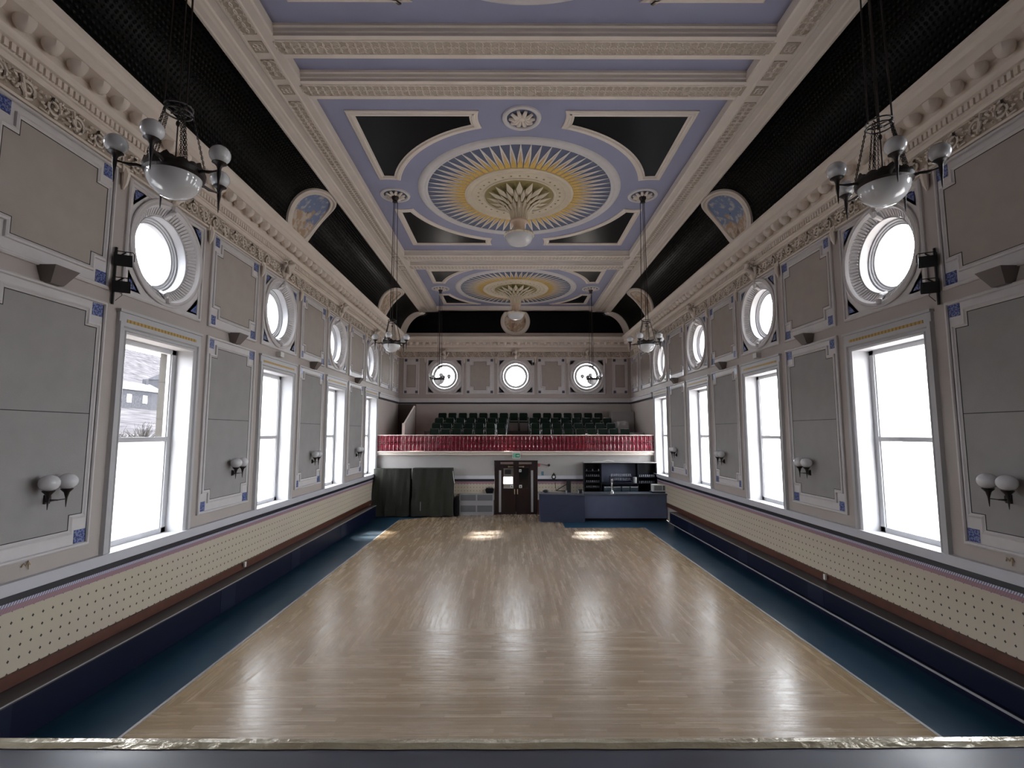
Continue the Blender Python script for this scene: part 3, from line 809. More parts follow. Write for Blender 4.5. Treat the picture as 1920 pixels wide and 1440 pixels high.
# big ceiling roses with pendants
def big_rose():
    e = empty('ceiling_rose', (0,12.94,9.78))
    mb = MB(True); mb.lathe([(2.68,0),(2.66,-.03),(2.60,-.05),(2.54,-.05),(2.51,-.035),(2.47,-.045),(2.43,-.03),(2.42,0)], n=96); mb.build('outer_ring', FRAME, e)
    mb = MB(); mb.lathe([(1.35,-.010),(2.44,-.010)], n=96); mb.build('blue_ground', BLUEG, e)
    NS = 64
    mb = MB(); mg = MB(); mp_ = MB()
    for k in range(NS):
        a = 2*PI*k/NS; w = 2*PI/NS
        P = lambda r, t: (r*math.cos(a+t*w), r*math.sin(a+t*w))
        # white ray with broad foot and needle point
        mb.prism([P(1.42,-.46),P(1.75,-.40),P(2.0,-.26),P(2.42,-.02),P(2.42,.02),P(2.0,.26),P(1.75,.40),P(1.42,.46)], .010,.022, lambda u,v,h: (u,v,-h))
        mp_.prism([P(1.46,-.36),P(1.7,-.30),P(1.95,-.16),P(2.18,0),P(1.95,.16),P(1.7,.30),P(1.46,.36)], .022,.026, lambda u,v,h: (u,v,-h))
        mg.prism([P(1.44,-.44),P(1.62,-.36),P(1.72,-.14),P(1.98,0),P(1.72,.14),P(1.62,.36),P(1.44,.44)], .026,.034, lambda u,v,h: (u,v,-h))
    mb.build('white_rays', SPIKE, e); mp_.build('peach_rays', ROSEP, e); mg.build('gold_flame_band', GOLD, e)
    mb = MB(True); mb.lathe([(1.46,-.02),(1.45,-.06),(1.40,-.085),(1.33,-.07),(1.30,-.05),(1.27,-.05),(1.25,-.065),(1.22,-.05),(1.20,-.045),(.99,-.045),(.985,-.07),(.95,-.08),(.93,-.06),(.92,-.04)], n=96); mb.build('moulded_ring', CLEARSTAFF, e)
    mb = MB()
    for k in range(32):
        a = 2*PI*k/32; mb.prism(circ(1.095*math.cos(a),1.095*math.sin(a),.028,0,2*PI,6,False), .045,.052, lambda u,v,h: (u,v,-h))
    mb.build('stud_ring', OLIVE, e)
    mb = MB(); mb.lathe([(.3,-.035),(.93,-.035)], n=64); mb.build('gold_ground', OLIVE, e)
    # trumpet of leaves
    fl = lambda r,h,i: r*(1.0 if i%2 else .90)
    mb = MB(); mb.lathe([(.80,-.04),(.62,-.09),(.45,-.20),(.32,-.36)], n=48, rf=fl); mb.build('pendant_trumpet', OLIVE, e)
    mb = MB(); mb.lathe([(.335,-.335),(.25,-.55),(.225,-.70),(.20,-.71)], n=48, rf=fl); mb.build('fluted_stem', CLEARSTAFF, e)
    for tier, (r1, z1, r2, z2, nn, wd) in enumerate(((.42,-.22,.88,-.05,16,.17),(.33,-.34,.62,-.12,16,.11),(.27,-.48,.44,-.24,16,.075))):
        mb = MB()
        for k in range(nn):
            a = 2*PI*(k+.5*(tier%2))/nn; ca, sa = math.cos(a), math.sin(a); rm = (r1+r2)/2; zm = (z1+z2)/2-.03
            def Q(r,t,z): return (r*ca-t*sa, r*sa+t*ca, z)
            mb.cur = 0
            mb.add([Q(r1,-wd*.25,z1),Q(rm,-wd*.5,zm),Q(r2,0,z2-.03),Q(rm,wd*.5,zm),Q(r1,wd*.25,z1),Q(rm,0,zm-.035)],[(0,1,5),(1,2,5),(2,3,5),(3,4,5),(4,0,5)])
        mb.build('leaf_tier', [CLEARSTAFF,OLIVE], e)
    mb = MB(True); mb.lathe([(.20,-.70),(.235,-.72),(.235,-.76),(.17,-.78),(.155,-.84),(.16,-1.05),(.20,-1.09),(.22,-1.12)], n=32); mb.build('pendant_neck', ROSEP, e)
    mb = MB(); mb.lathe([(.22,-1.11),(.36,-1.12),(.39,-1.09),(.41,-1.13),(.38,-1.17)], n=48, rf=lambda r,h,i: r*(1 if i%2 else .96)); mb.build('crenelated_rim', CLEARSTAFF, e)
    mb = MB(True); mb.lathe([(.375,-1.15),(.36,-1.24),(.30,-1.33),(.20,-1.39),(.10,-1.42),(.001,-1.43)], n=40); mb.build('pendant_bowl', OPAL, e)
    return e
br = big_rose()
tag(br, 'large gold and white sunburst ceiling rose with hanging pendant over middle of hall', 'ceiling rose', 'sunburst ceiling roses')
b2 = dup(br); b2.location = (0,21.72,9.78); b2['label'] = 'smaller-looking sunburst ceiling rose with pendant nearest the gallery end wall'
b3 = dup(br); b3.location = (0,4.23,9.78); b3['label'] = 'ceiling rose cut off by the top edge of the photo'

# painted medallions on the cove
def medallion(name_i, sky):
    e = empty('painted_medallion'); m = MB(True)
    NN = 48
    # frame follows the cove: param (u along y, t along the arc)
    def P(u, t, lift):
        t = max(.02,min(.98,t)); x, z = covept(t); x2, z2 = covept(t+.01); x1, z1 = covept(t-.01)
        nx, nz = -(z2-z1), (x2-x1); l = math.hypot(nx,nz); nx, nz = nx/l, nz/l
        return (x+nx*lift, u, z+nz*lift)
    def ringp(k, lift):
        vs = []
        for i in range(NN):
            a = 2*PI*i/NN; vs.append(P(.80*k*math.cos(a), .5+.50*k*math.sin(a), lift))
        return vs
    rows = [(1.0,0),(.99,.05),(.93,.075),(.86,.055),(.82,.07),(.78,.065),(.76,.03)]
    vs = []
    for k, l in rows: vs += ringp(k,l)
    return e, vs, rows, ringp, NN
def make_medallion(q, y, sky, label):
    e, vs, rows, ringp, NN = medallion(0, sky); e.location = (q*5.2, y, 8.9)
    tr = lambda v: (q*(v[0])-q*5.2, v[1], v[2]-8.9)
    m = MB(True); m.add([tr(v) for v in vs], [(j*NN+i, j*NN+(i+1)%NN, (j+1)*NN+(i+1)%NN, (j+1)*NN+i) for j in range(len(rows)-1) for i in range(NN)])
    m.build('medallion_frame', CREAM, e)
    m = MB(True); ks = [.76,.5,.25,.02]; vv = []
    for k in ks: vv += ringp(k,.03)
    m.add([tr(v) for v in vv], [(j*NN+i, j*NN+(i+1)%NN, (j+1)*NN+(i+1)%NN, (j+1)*NN+i) for j in range(3) for i in range(NN)])
    m.build('painted_scene', paintz(sky), e)
    tag(e, label, 'medallion', 'painted medallions on the cove')
def paintz(sky):
    nm = 'medallion_painting' + ('_sky' if sky else '')
    if nm in bpy.data.materials: return bpy.data.materials[nm]
    m = mat(nm, (.3,.25,.2), .6); n = N(m); x, y, z = n.tc('Object')
    a = n.noise(3.0, detail=5); b = n.noise(6.0, detail=6)
    ss = lambda q, t, k=9: n.M('MINIMUM', 1, n.M('MAXIMUM', 0, n.M('MULTIPLY', n.M('SUBTRACT', q, t), k)))
    c = n.mix(ss(b,.44), (.40,.27,.17), (.55,.47,.40)); c = n.mix(ss(a,.54), c, (.20,.12,.08))
    if sky:
        up = n.M('GREATER_THAN', n.M('ADD', z, n.M('MULTIPLY', n.M('SUBTRACT', a, .5), 1.4)), .12)
        c = n.mix(up, c, n.mix(ss(b,.53), (.16,.21,.36), (.45,.43,.44)))
    n.link(c, 'Base Color'); return m
make_medallion(-1,12.65,True,'oval painted figure medallion on the black cove of left side, nearer one')
make_medallion(1,12.65,True,'oval painted figure medallion on the black cove of right side, nearer one')
make_medallion(-1,21.3,False,'farther oval painted medallion on left black cove by the chandelier rods')
make_medallion(1,21.3,False,'farther oval painted medallion on right black cove by the chandelier rods')
e = empty('painted_medallion', (.02,YE-.08,9.1)); tag(e, 'round painted medallion centred on the end wall above the cornice', 'medallion', 'painted medallions on the cove')
mb = MB(True); mb.lathe([(.76,0),(.74,-.06),(.68,-.08),(.60,-.05),(.56,-.06),(.54,-.02)], ax='y', n=48); mb.build('medallion_frame', CREAM, e)
mb = MB(); mb.lathe([(.001,-.02),(.55,-.02)], ax='y', n=40); mb.build('painted_scene', paintz(False), e)

# ---------------------------------------------------------------- floor, stage
mb = MB(); mb.box(-HW,HW,Y0,YG+.2,-.12,-.004); f = tag(mb.build('floor', LINO), kind='structure')
mb = MB(); mb.box(-4.6,4.6,3.3,18.45,-.003,.004); mb.box(-4.6,1.75,18.45,20.14,-.003,.004); mb.box(-2.7,1.0,20.14,YG,-.003,.004)
mb.add([(-4.6,20.14,.004),(-2.7,20.14,.004),(-2.7,21.3,.004)],[(0,1,2)])
tag(mb.build('floor_dance', WOODF), kind='structure')
st = tag(empty('floor_stage', (0,0,1.5)), kind='structure')
mb = MB(); mb.box(-HW,HW,Y0,3.27,-1.5,0); mb.build('stage_deck', STAGE, st)
mb = MB(); n = 60; vs = []
for i in range(n+1):
    x = -HW+2*HW*i/n; b = .055*(x/HW)**2; w_ = .010*math.sin(i*1.7)
    vs += [(x,3.24+b-.02+w_*.3,.004),(x,3.27+b,.012+w_*.3),(x,3.325+b,.004),(x,3.33+b,-.2)]
mb.add(vs, [(4*i+k,4*i+4+k,4*i+5+k,4*i+1+k) for i in range(n) for k in range(3)]); mb.build('stage_edge_tape', TAPE, st)

# ---------------------------------------------------------------- chandeliers
def chandelier():
    e = empty('chandelier')                       # origin at rim of the bowl
    mb = MB(True); mb.lathe([(.215,.0),(.213,-.045),(.198,-.10),(.167,-.15),(.115,-.195),(.055,-.218),(.001,-.225)], n=40); mb.build('bowl', OPAL, e)
    mb = MB()
    n = 60; vs = []
    for i in range(n):
        a = 2*PI*i/n; c, s = math.cos(a), math.sin(a); h = .055+.02*abs(math.sin(a*7.5))+(.035 if i%12 in (0,1) else 0)
        vs += [(.215*c,.215*s,-.03),(.235*c,.235*s,-.012),(.24*c,.24*s,.03),(.225*c,.225*s,h),(.212*c,.212*s,h),(.21*c,.21*s,.0)]
    mb.add(vs, [(6*i+k,6*((i+1)%n)+k,6*((i+1)%n)+k+1,6*i+k+1) for i in range(n) for k in range(5)]); mb.build('crown_band', IRON, e)
    mb = MB(True); mb.lathe([(.21,0),(.12,.04),(.05,.05),(.001,.05)], n=24); mb.build('bowl_cap', IRON, e)
    for k in range(5):
        a = k*2*PI/5; ca, sa = math.cos(a), math.sin(a)
        q = lambda r,z: (r*ca,r*sa,z)
        ar = MB(True); ar.tube([q(.22,.0),q(.27,.010),q(.32,.0),q(.37,.004),q(.42,.01)], [.018,.013,.015,.008,.010], 8)
        o = ar.build('arm', IRON, e)
        m = MB(True); m.lathe([(.002,-.185),(.006,-.15),(.009,-.09),(.017,-.02),(.017,.02),(.024,.045),(.045,.065),(.062,.075),(.05,.082),(.001,.08)], (.42*ca,.42*sa,0), n=14); m.build('cup', IRON, o)
        m = MB(True); m.ball((.42*ca,.42*sa,.152), .087, 24, 14, .95); m.build('globe', OPAL, o)
    for k in range(5):
        a = (k+.5)*2*PI/5; ca, sa = math.cos(a), math.sin(a)
        for d in (-.016,.016):
            m = MB(True); p0 = Vector((.225*ca-d*sa,.225*sa+d*ca,.08)); p1 = Vector((.11*ca-d*sa*.6,.11*sa+d*ca*.6,.58)); L = 22
            for i in range(L):
                c = p0.lerp(p1,(i+.5)/L); ring_ = []
                for t in range(6):
                    b = 2*PI*t/6; u = .007*math.cos(b); z = .014*math.sin(b)
                    ring_.append((c.x+u*(ca if i%2 else -sa), c.y+u*(sa if i%2 else ca), c.z+z))
                m.tube(ring_, .0035, 4, closed=True)
            m.build('chain', IRON, e)
    m = MB(True)
    for zz in (.57,.62): m.tube([(.11*math.cos(2*PI*i/20),.11*math.sin(2*PI*i/20),zz) for i in range(20)], .008, 6, closed=True)
    m.tube([(-.11,0,.60),(.11,0,.60)], .007, 5); m.tube([(0,-.11,.60),(0,.11,.60)], .007, 5); m.build('hanging_ring', IRON, e)
    m = MB(True)
    for k in range(3):
        a = k*2*PI/3+.5; ca, sa = math.cos(a), math.sin(a); m.tube([(.11*ca,.11*sa,.60),(.065*ca,.065*sa,3.85)], .008, 5)
    m.tube([(0,0,.60),(0,0,3.85)], .007, 5); m.build('suspension_rods', IRON, e)
    m = MB(True); m.tube([(0,0,.03),(0,0,.60)], .006, 5); m.ball((0,0,.47), .018, 8, 6, 1.6); m.build('centre_flex', IRON, e)
    m = MB(True); m.lathe([(.10,4.05),(.09,3.95),(.06,3.90),(.07,3.85),(.001,3.83)], n=20); m.build('ceiling_cup', IRON, e)
    return e
c0 = chandelier(); c0['category'] = 'chandelier'; c0['group'] = 'opal globe chandeliers'
first = True
D2 = math.radians
for x, y, rz, zb, l in ((-3.2,4.24,D2(66),5.68,'near left chandelier, large opal bowl and globes before first left round window'),(3.36,4.60,D2(30),5.79,'near right chandelier, large opal bowl and globes before first right round window'),
                    (-3.33,12.94,D2(-16),5.72,'left chandelier hanging on rods beside the middle ceiling sunburst'),(3.33,12.94,D2(16),5.72,'right chandelier hanging on rods beside the middle ceiling sunburst'),
                    (-3.33,21.72,D2(0),5.72,'far chandelier seen against the left round window of end wall'),(3.33,21.72,D2(36),5.72,'far chandelier seen against the right round window of end wall')):
    o = c0 if first else dup(c0); first = False
    o.location = (x,y,zb); o.rotation_euler = (0,0,rz); o['label'] = l

# ---------------------------------------------------------------- wall sconces
def sconce():
    e = empty('wall_sconce')       # origin on the wall, local y into the room
    mb = MB(); mb.box(-.035,.035,.031,.055,-.055,.055); mb.box(-.025,.025,.055,.075,-.035,.035); mb.build('back_plate', IRON, e)
    mb = MB(True); mb.tube([(0,.06,-.01),(0,.17,-.01)], .010, 6); mb.tube([(-.125,.17,-.01),(.125,.17,-.01)], .007, 6); mb.build('arm', IRON, e)
    for x in (-.125,.125):
        m = MB(True); m.lathe([(.003,-.11),(.006,-.08),(.010,-.03),(.014,.01),(.03,.07),(.062,.105),(.066,.115),(.001,.115)], (x,.17,0), n=16); m.build('cup', IRON, e)
        m = MB(True); m.ball((x,.17,.205), .108, 24, 14, .90); m.build('globe', OPAL, e)
    return e
s0 = sconce(); s0['category'] = 'wall sconce'; s0['group'] = 'twin globe wall sconces'; first = True
for w in ('left','right'):
    for k, c in enumerate(PANELS[1:]):
        o = s0 if first else dup(s0); first = False
        put(o, w, c+.20, 0, 2.60)
        o['label'] = 'twin white globe sconce on the %s wall, %s' % (w, 'nearest the stage before the first tall window' if k == 0 else 'between %s and %s tall windows' % (ordn[k-1], ordn[k]))
# uplighter brackets between the tiers
def corbel():
    e = empty('uplighter'); mb = MB()
    mb.add([(-.17,0,.10),(.17,0,.10),(.17,.24,.10),(-.17,.24,.10),(-.09,0,-.10),(.09,0,-.10),(.09,.12,-.10),(-.09,.12,-.10),(-.14,.02,.09),(.14,.02,.09),(.14,.21,.09),(-.14,.21,.09)],
           [(0,1,5,4),(1,2,6,5),(2,3,7,6),(3,0,4,7),(4,5,6,7),(0,1,9,8),(1,2,10,9),(2,3,11,10),(3,0,8,11),(8,9,10,11)])
    mb.build('uplighter_shell', TAUPE, e); return e
u0 = corbel(); u0['category'] = 'wall light'; u0['group'] = 'tapered uplighters between the panel tiers'; first = True
for w in ('left','right'):
    for k, c in enumerate(PANELS[1:]):
        o = u0 if first else dup(u0); first = False
        put(o, w, c, 0, 5.31); o['label'] = 'taupe uplighter bracket on the %s wall, %s' % (w, 'above the sconce nearest the stage' if k == 0 else 'between %s and %s tall windows' % (ordn[k-1], ordn[k]))
# pairs of black floodlights
def flood():
    e = empty('floodlight'); 
    mb = MB(); mb.add([(-.13,-.10,-.10),(.13,-.10,-.10),(.13,-.10,.10),(-.13,-.10,.10),(-.10,.10,-.07),(.10,.10,-.07),(.10,.10,.07),(-.10,.10,.07)],[(0,1,2,3),(4,5,6,7),(0,1,5,4),(1,2,6,5),(2,3,7,6),(3,0,4,7)]); mb.build('housing', SPK, e)
    mb = MB(True); mb.tube([(-.14,0,0),(-.14,0,.13),(-.12,0,.155),(.12,0,.155),(.14,0,.13),(.14,0,0)], .009, 6); mb.build('yoke', SPK, e)
    mb = MB(); mb.box(-.11,.11,-.115,-.10,-.08,.08); mb.build('lens', SPK, e)
    return e
f0 = flood(); f0['category'] = 'floodlight'; f0['group'] = 'black floodlights on wall brackets'; first = True
for w, q in (('left',-1),('right',1)):
    for z, l in ((5.90,'upper'),(5.52,'lower')):
        o = f0 if first else dup(f0); first = False
        o.location = (q*(HW-.15), 6.98, z-.05); o.scale = (.82,.82,.82); o.rotation_euler = (.25,0,q*-.5); o['label'] = '%s black floodlight of the pair beside the first round window on %s wall' % (l, w)
    mb = MB(True); mb.tube([(0,0,-.33),(0,.0,.5)], .018, 6); mb.tube([(0,0,.35),(-q*.14,0,.42)], .010, 5); mb.tube([(0,0,-.02),(-q*.14,0,.05)], .010, 5)
    mb.tube([(-q*.04,0,-.28),(-q*.12,.01,-.2),(-q*.10,.02,-.12),(-q*.2,0,-.08)], .005, 5)
    o = mb.build('light_bracket', SPK); o.location = (q*(HW-.025), 6.98, 5.55); tag(o, 'black pole bracket with cable carrying two floodlights on the %s wall' % w, 'bracket')
    mb = MB(); mb.box(-.09,.09,0,.12,-.06,.06); e = empty('sensor_box'); mb.build('case', WHITE, e); put(e, w, 12.1 if q<0 else 12.2, 0, 5.30)
    tag(e, 'small white box under the second round window on %s wall' % w, 'sensor')
    # small hook plates below the first panels
    mb = MB(True); mb.tube([(-.05,.012,0),(-.02,.02,.04),(0,.015,0),(.03,.02,.03),(.05,.012,-.01)], .008, 5); mb.tube([(-.03,.012,.05),(-.03,.02,-.05)], .007, 5); o = mb.build('wall_bracket', BRONZE); put(o, w, 6.05 if q<0 else 6.3, 0, 1.86 if q<0 else 1.84)
    tag(o, 'small brass bracket on bare wall under first panel of the %s wall' % w, 'bracket')

# ---------------------------------------------------------------- gallery
TIER = [(21.75,22.45,2.72),(22.45,23.15,2.98),(23.15,23.85,3.24),(23.85,YE,3.50)]
gf = tag(empty('floor_gallery', (0,YG,2.5)), kind='structure')
mb = MB(); mb.box(-HW,HW,0,YE-YG,-.02,.14)
for y0, y1, z in TIER: mb.box(-4.3,4.6,y0-YG,YE-YG,.14,z-2.5)
mb.build('tier_steps', GALF, gf)
mb = MB(); mb.box(-.42,.40,1.0,1.05,.3,.76); mb.box(-.42,.1,.93,1.4,.74,.78); mb.build('aisle_step_nosing', BTOP, gf)
# fascia below the balustrade
fas = MB(); fas.sweep([(-HW,0),(HW,0)], [(0,2.44),(.06,2.45),(.10,2.48),(.16,2.49),(.17,2.55),(.21,2.57),(.24,2.60),(.24,2.64),(-.1,2.64),(-.1,2.44)], lambda u,v,h: (u, YG+v*1.0, h), closed=False)
trim(fas, CREAM)
ba = empty('balustrade', (0,YG-.16,2.64)); tag(ba, 'long dark red ornate iron balustrade along the gallery front', 'balustrade')
mb = MB(); mb.box(-HW+.02,HW-.02,-.03,.07,.655,.685); mb.build('handrail', CREAM, ba)
mb = MB(True)
for z in (.012,.34,.40,.645): mb.tube([(-HW+.03,0,z),(HW-.03,0,z)], .011, 6)
mb.build('rails', RED, ba)
bl = MB(True)
bl.lathe([(.010,.01),(.028,.03),(.012,.06),(.016,.10),(.034,.16),(.036,.20),(.016,.27),(.012,.30),(.030,.325),(.012,.345),(.030,.37),(.030,.385),(.012,.40),(.014,.43),(.034,.49),(.030,.54),(.014,.60),(.026,.625),(.010,.65)], n=8)
bl.box(-.012,.012,-.008,.008,0,.65)
for q in (-1,1):
    bl.tube([(q*.06,.01,.02),(q*.078,.01,.12),(q*.07,.01,.22),(q*.078,.01,.33)], .013, 5); bl.tube([(q*.06,.01,.40),(q*.078,.01,.47),(q*.07,.01,.55),(q*.078,.01,.64)], .013, 5)
    bl.tube([(0,0,.06),(q*.05,-.005,.10),(q*.055,-.005,.20),(q*.02,0,.28)], .008, 5); bl.tube([(0,0,.43),(q*.05,-.005,.47),(q*.055,-.005,.56),(q*.02,0,.61)], .008, 5)
NB = 72; bo = None
for i in range(NB):
    x = -HW+.09+(2*HW-.18)*i/(NB-1)
    if bo is None: bo = bl.build('baluster', RED, ba); o = bo
    else: o = bo.copy(); COL.objects.link(o)
    o.location = (x,0,0)
# gallery seats
def seat():
    e = empty('gallery_chair'); 
    mb = MB(); mb.box(-.20,.20,-.20,.18,.40,.46); mb.build('seat', CHG, e)
    mb = MB(); mb.add([(-.185,.15,.50),(.185,.15,.50),(.185,.20,.50),(-.185,.20,.50),(-.18,.20,.86),(.18,.20,.86),(.18,.25,.86),(-.18,.25,.86)],[(0,1,5,4),(1,2,6,5),(2,3,7,6),(3,0,4,7),(4,5,6,7),(0,3,2,1)]); mb.build('backrest', CHG, e)
    mb = MB(); mb.box(-.18,.18,.195,.255,.86,.878); mb.build('back_rim', CHD, e)
    for q in (-1,1):
        mb = MB(True); mb.tube([(q*.215,.18,.62),(q*.215,.0,.64),(q*.215,-.16,.63),(q*.215,-.20,.58)], .016, 6); mb.build('armrest', CHD, e)
        mb = MB(True); mb.tube([(q*.212,-.16,.60),(q*.212,-.18,.0)], .012, 5); mb.build('leg', CHD, e)
        mb = MB(True); mb.tube([(q*.192,.225,.84),(q*.205,.16,.48),(q*.212,.22,.0)], .012, 5); mb.build('leg', CHD, e)
    e.rotation_euler = (0,0,0); return e
g0 = seat(); g0['category'] = 'chair'; g0['group'] = 'green gallery chairs'; first = True
rows = [('front',22.15,2.72,(803,7),(994,9)),('second',22.85,2.98,(807,7),(994,8)),('third',23.55,3.24,(813,7),(991,8)),('back',24.25,3.50,(819,8),(973,8))]
for rn, y, z, (lx, ln), (rx, rnn) in rows:
    zc = y*.995; m_px = zc/940
    for side, x0, n in (('left',lx,ln),('right',rx,rnn)):
        for i in range(n):
            x = (x0-957)*m_px-.23+.24+i*.497
            if side == 'right' and rn == 'back' and i > 0: x += .14
            k = n-i if side == 'left' else i+1
            o = g0 if first else dup(g0); first = False
            # chairs face the hall: the backrest is at +y
            o.location = (x+random.uniform(-.015,.015), y, z); o.rotation_euler = (0,0,random.uniform(-.04,.04))
            o['label'] = 'green chair in the %s gallery row, %s %s of the centre aisle' % (rn, {1:'first',2:'second',3:'third',4:'fourth',5:'fifth',6:'sixth',7:'seventh',8:'eighth',9:'ninth'}[k], side)
# gallery side partitions and steps
e = empty('stair_partition', (-4.75,22.5,2.64)); tag(e, 'pale sloping stair partition beside the left end of gallery chairs', 'partition')
mb = MB(); mb.add([(-.30,0,0),(-.22,0,0),(-.22,2.6,0),(-.30,2.6,0),(-.30,0,1.12),(-.22,0,1.12),(-.22,2.4,2.05),(-.30,2.4,2.05),(-.22,2.6,2.05),(-.30,2.6,2.05)],[(0,1,5,4),(1,2,8,6,5),(0,4,7,9,3),(4,5,6,7),(6,8,9,7),(2,3,9,8)]); mb.build('panel', WALL, e)
mb = MB(); mb.tube([(-.26,-.03,1.13),(-.26,0,1.14),(-.26,2.4,2.08),(-.26,2.6,2.08)], .035, 8); mb.build('handrail', CREAM, e)
mb = MB(); mb.box(-.31,-.20,-.05,.04,0,1.2); mb.build('newel_post', CREAM, e)
mb = MB(); mb.box(4.75,5.3,23.5,24.65,2.64,3.95); mb.box(4.75,5.8,22.6,23.5,2.64,3.42); o = mb.build('stair_box', GALW); tag(o, 'stepped grey stair enclosure beside the right end of gallery chairs', 'partition')
mb = MB(); mb.box(4.75,5.87,YE-.7,YE-.03,2.64,4.45); o = mb.build('stair_screen', GALW); tag(o, 'low grey screen wall at the back right corner of the gallery', 'partition')
mb = MB(); mb.box(-HW,-5.0,YE-.05,YE-.02,2.64,4.85); o = mb.build('gallery_door', mat('gallery_door_brown',(.09,.06,.055),.6)); tag(o, 'brown door recess in the back left corner of the gallery', 'door')
mb = MB(); mb.box(-.04,.04,.0,.05,-.07,.07); o = mb.build('alarm_box', SPK); put(o, 'end', .95, 0, 6.92); tag(o, 'small black box high on the end wall right of the middle round window', 'alarm')

# ---------------------------------------------------------------- doors and lobby
d = tag(empty('door_1', (.01,YG,0)), kind='structure')
mb = MB(); mb.box(-.90,-.58,-.05,.12,0,2.22); mb.box(.58,.90,-.05,.12,0,2.22); mb.box(-.58,.58,-.05,.12,2.05,2.22); mb.box(-.92,.92,-.07,.0,2.20,2.25); mb.build('door_frame', DOORM, d)
mb = MB()
for q in (-1,1): mb.box(*sorted((q*.12,q*.66)),-.058,-.05,2.09,2.18)
mb.build('top_rail_inlay', mat('rail_brown',(.14,.10,.085),.5), d)
for q in (-1,1):
    lf = MB(); lf.box(*sorted((q*.01,q*.11)),-.02,.02,0,2.05); lf.box(*sorted((q*.53,q*.58)),-.02,.02,0,2.05); lf.box(*sorted((q*.11,q*.53)),-.02,.02,0,1.08); lf.box(*sorted((q*.11,q*.53)),-.02,.02,1.92,2.05)
    lo = lf.build('door_leaf', DOORM, d)
    mb = MB(); mb.box(*sorted((q*.11,q*.53)),-.003,.003,1.08,1.92); mb.build('glass_pane', CLEAR, lo)
    mb = MB(True); mb.tube([(q*.06,-.05,1.05),(q*.06,-.06,.95),(q*.06,-.05,.84)], .022, 8); mb.build('pull_handle', BRONZE, lo)
    mb = MB(); mb.box(*sorted((q*.12,q*.32)),-.05,-.02,1.965,1.995); mb.box(*sorted((q*.28,q*.34)),-.06,-.02,1.95,2.01); mb.build('door_closer', BRONZE, lo)
    mb = MB(); mb.box(*sorted((q*.63,q*.72)),-.065,-.05,.10,1.83); mb.build('protector_strip', GREYM, d)
mb = MB()
mb.box(.13,.23,-.012,-.004,1.76,1.87); mb.box(.13,.25,-.012,-.004,1.10,1.22); mb.box(-.24,-.13,-.012,-.004,1.10,1.22); mb.build('door_notice', WHITE, d)
mb = MB()
mb.box(.165,.195,-.015,-.012,1.79,1.84); mb.box(.15,.21,-.015,-.012,1.805,1.825); mb.add([(.15,-.014,1.12),(.23,-.014,1.12),(.19,-.014,1.2)],[(0,1,2)]); mb.add([(-.22,-.014,1.12),(-.15,-.014,1.12),(-.18,-.014,1.2)],[(0,1,2)]); mb.build('notice_symbol', SPK, d)
# lobby beyond the doors
lb = tag(empty('wall_lobby', (0,YG+.2,0)), kind='structure')
LOB = mat('lobby_paint', (.75,.73,.71), .6)
mb = MB(); mb.box(-1.6,-1.5,0,3,-.1,2.45); mb.box(1.5,1.6,0,3,-.1,2.45); mb.box(-1.6,1.6,0,3,-.12,-.0); mb.box(-1.6,1.6,0,3,2.41,2.46)
mb.box(-1.6,-.62,3,3.1,0,2.45); mb.box(-.12,1.6,3,3.1,0,2.45); mb.box(-.62,-.12,3,3.1,0,.95); mb.box(-.62,-.12,3,3.1,1.28,2.45); mb.build('lobby_shell', LOB, lb)
mb = MB(); mb.box(.0,.06,.5,3,0,2.4); mb.box(.0,1.5,1.2,1.25,0,2.4); mb.build('added_dark_screen', mat('added_dark_screen',(.03,.033,.035),.4), lb)  # dark screen added so the right door pane looks dark
mb = MB(); mb.box(-.5,-.2,2.92,3.0,1.42,1.62); mb.build('lobby_blind', RADD, lb)

# exit sign
e = empty('exit_sign', (.02,YG-.27,2.46)); tag(e, 'green and white running-man exit sign over the double doors', 'exit sign')
mb = MB(); mb.box(-.17,.17,-.02,.03,-.11,.11); mb.build('sign_case', WHITE, e)
mb = MB(); mb.box(-.145,.145,-.024,-.02,-.085,.085); mb.build('sign_face', GREEN, e)
mb = MB()
mb.box(-.125,-.04,-.027,-.024,-.07,.07); mb.build('door_symbol', mat('sign_pale_green',(.35,.62,.5),.4), e)
mb = MB(); mb.box(.03,.12,-.027,-.024,-.012,.012); mb.add([(.035,-.026,-.04),(.035,-.026,.04),(.0,-.026,0)],[(0,1,2)]); mb.box(.068,.092,-.027,-.024,-.045,.045)
mb.build('arrow_symbol', WHITE, e)
mb = MB(True); mb.ball((-.075,-.03,.05), .016, 8, 6); mb.tube([(-.08,-.03,.03),(-.085,-.03,-.01),(-.06,-.03,-.03),(-.07,-.03,-.06)], .009, 5); mb.tube([(-.085,-.03,-.01),(-.11,-.03,-.05)], .008, 5); mb.tube([(-.08,-.03,.025),(-.05,-.03,.01)], .007, 5); mb.build('running_figure', GREEN, e)
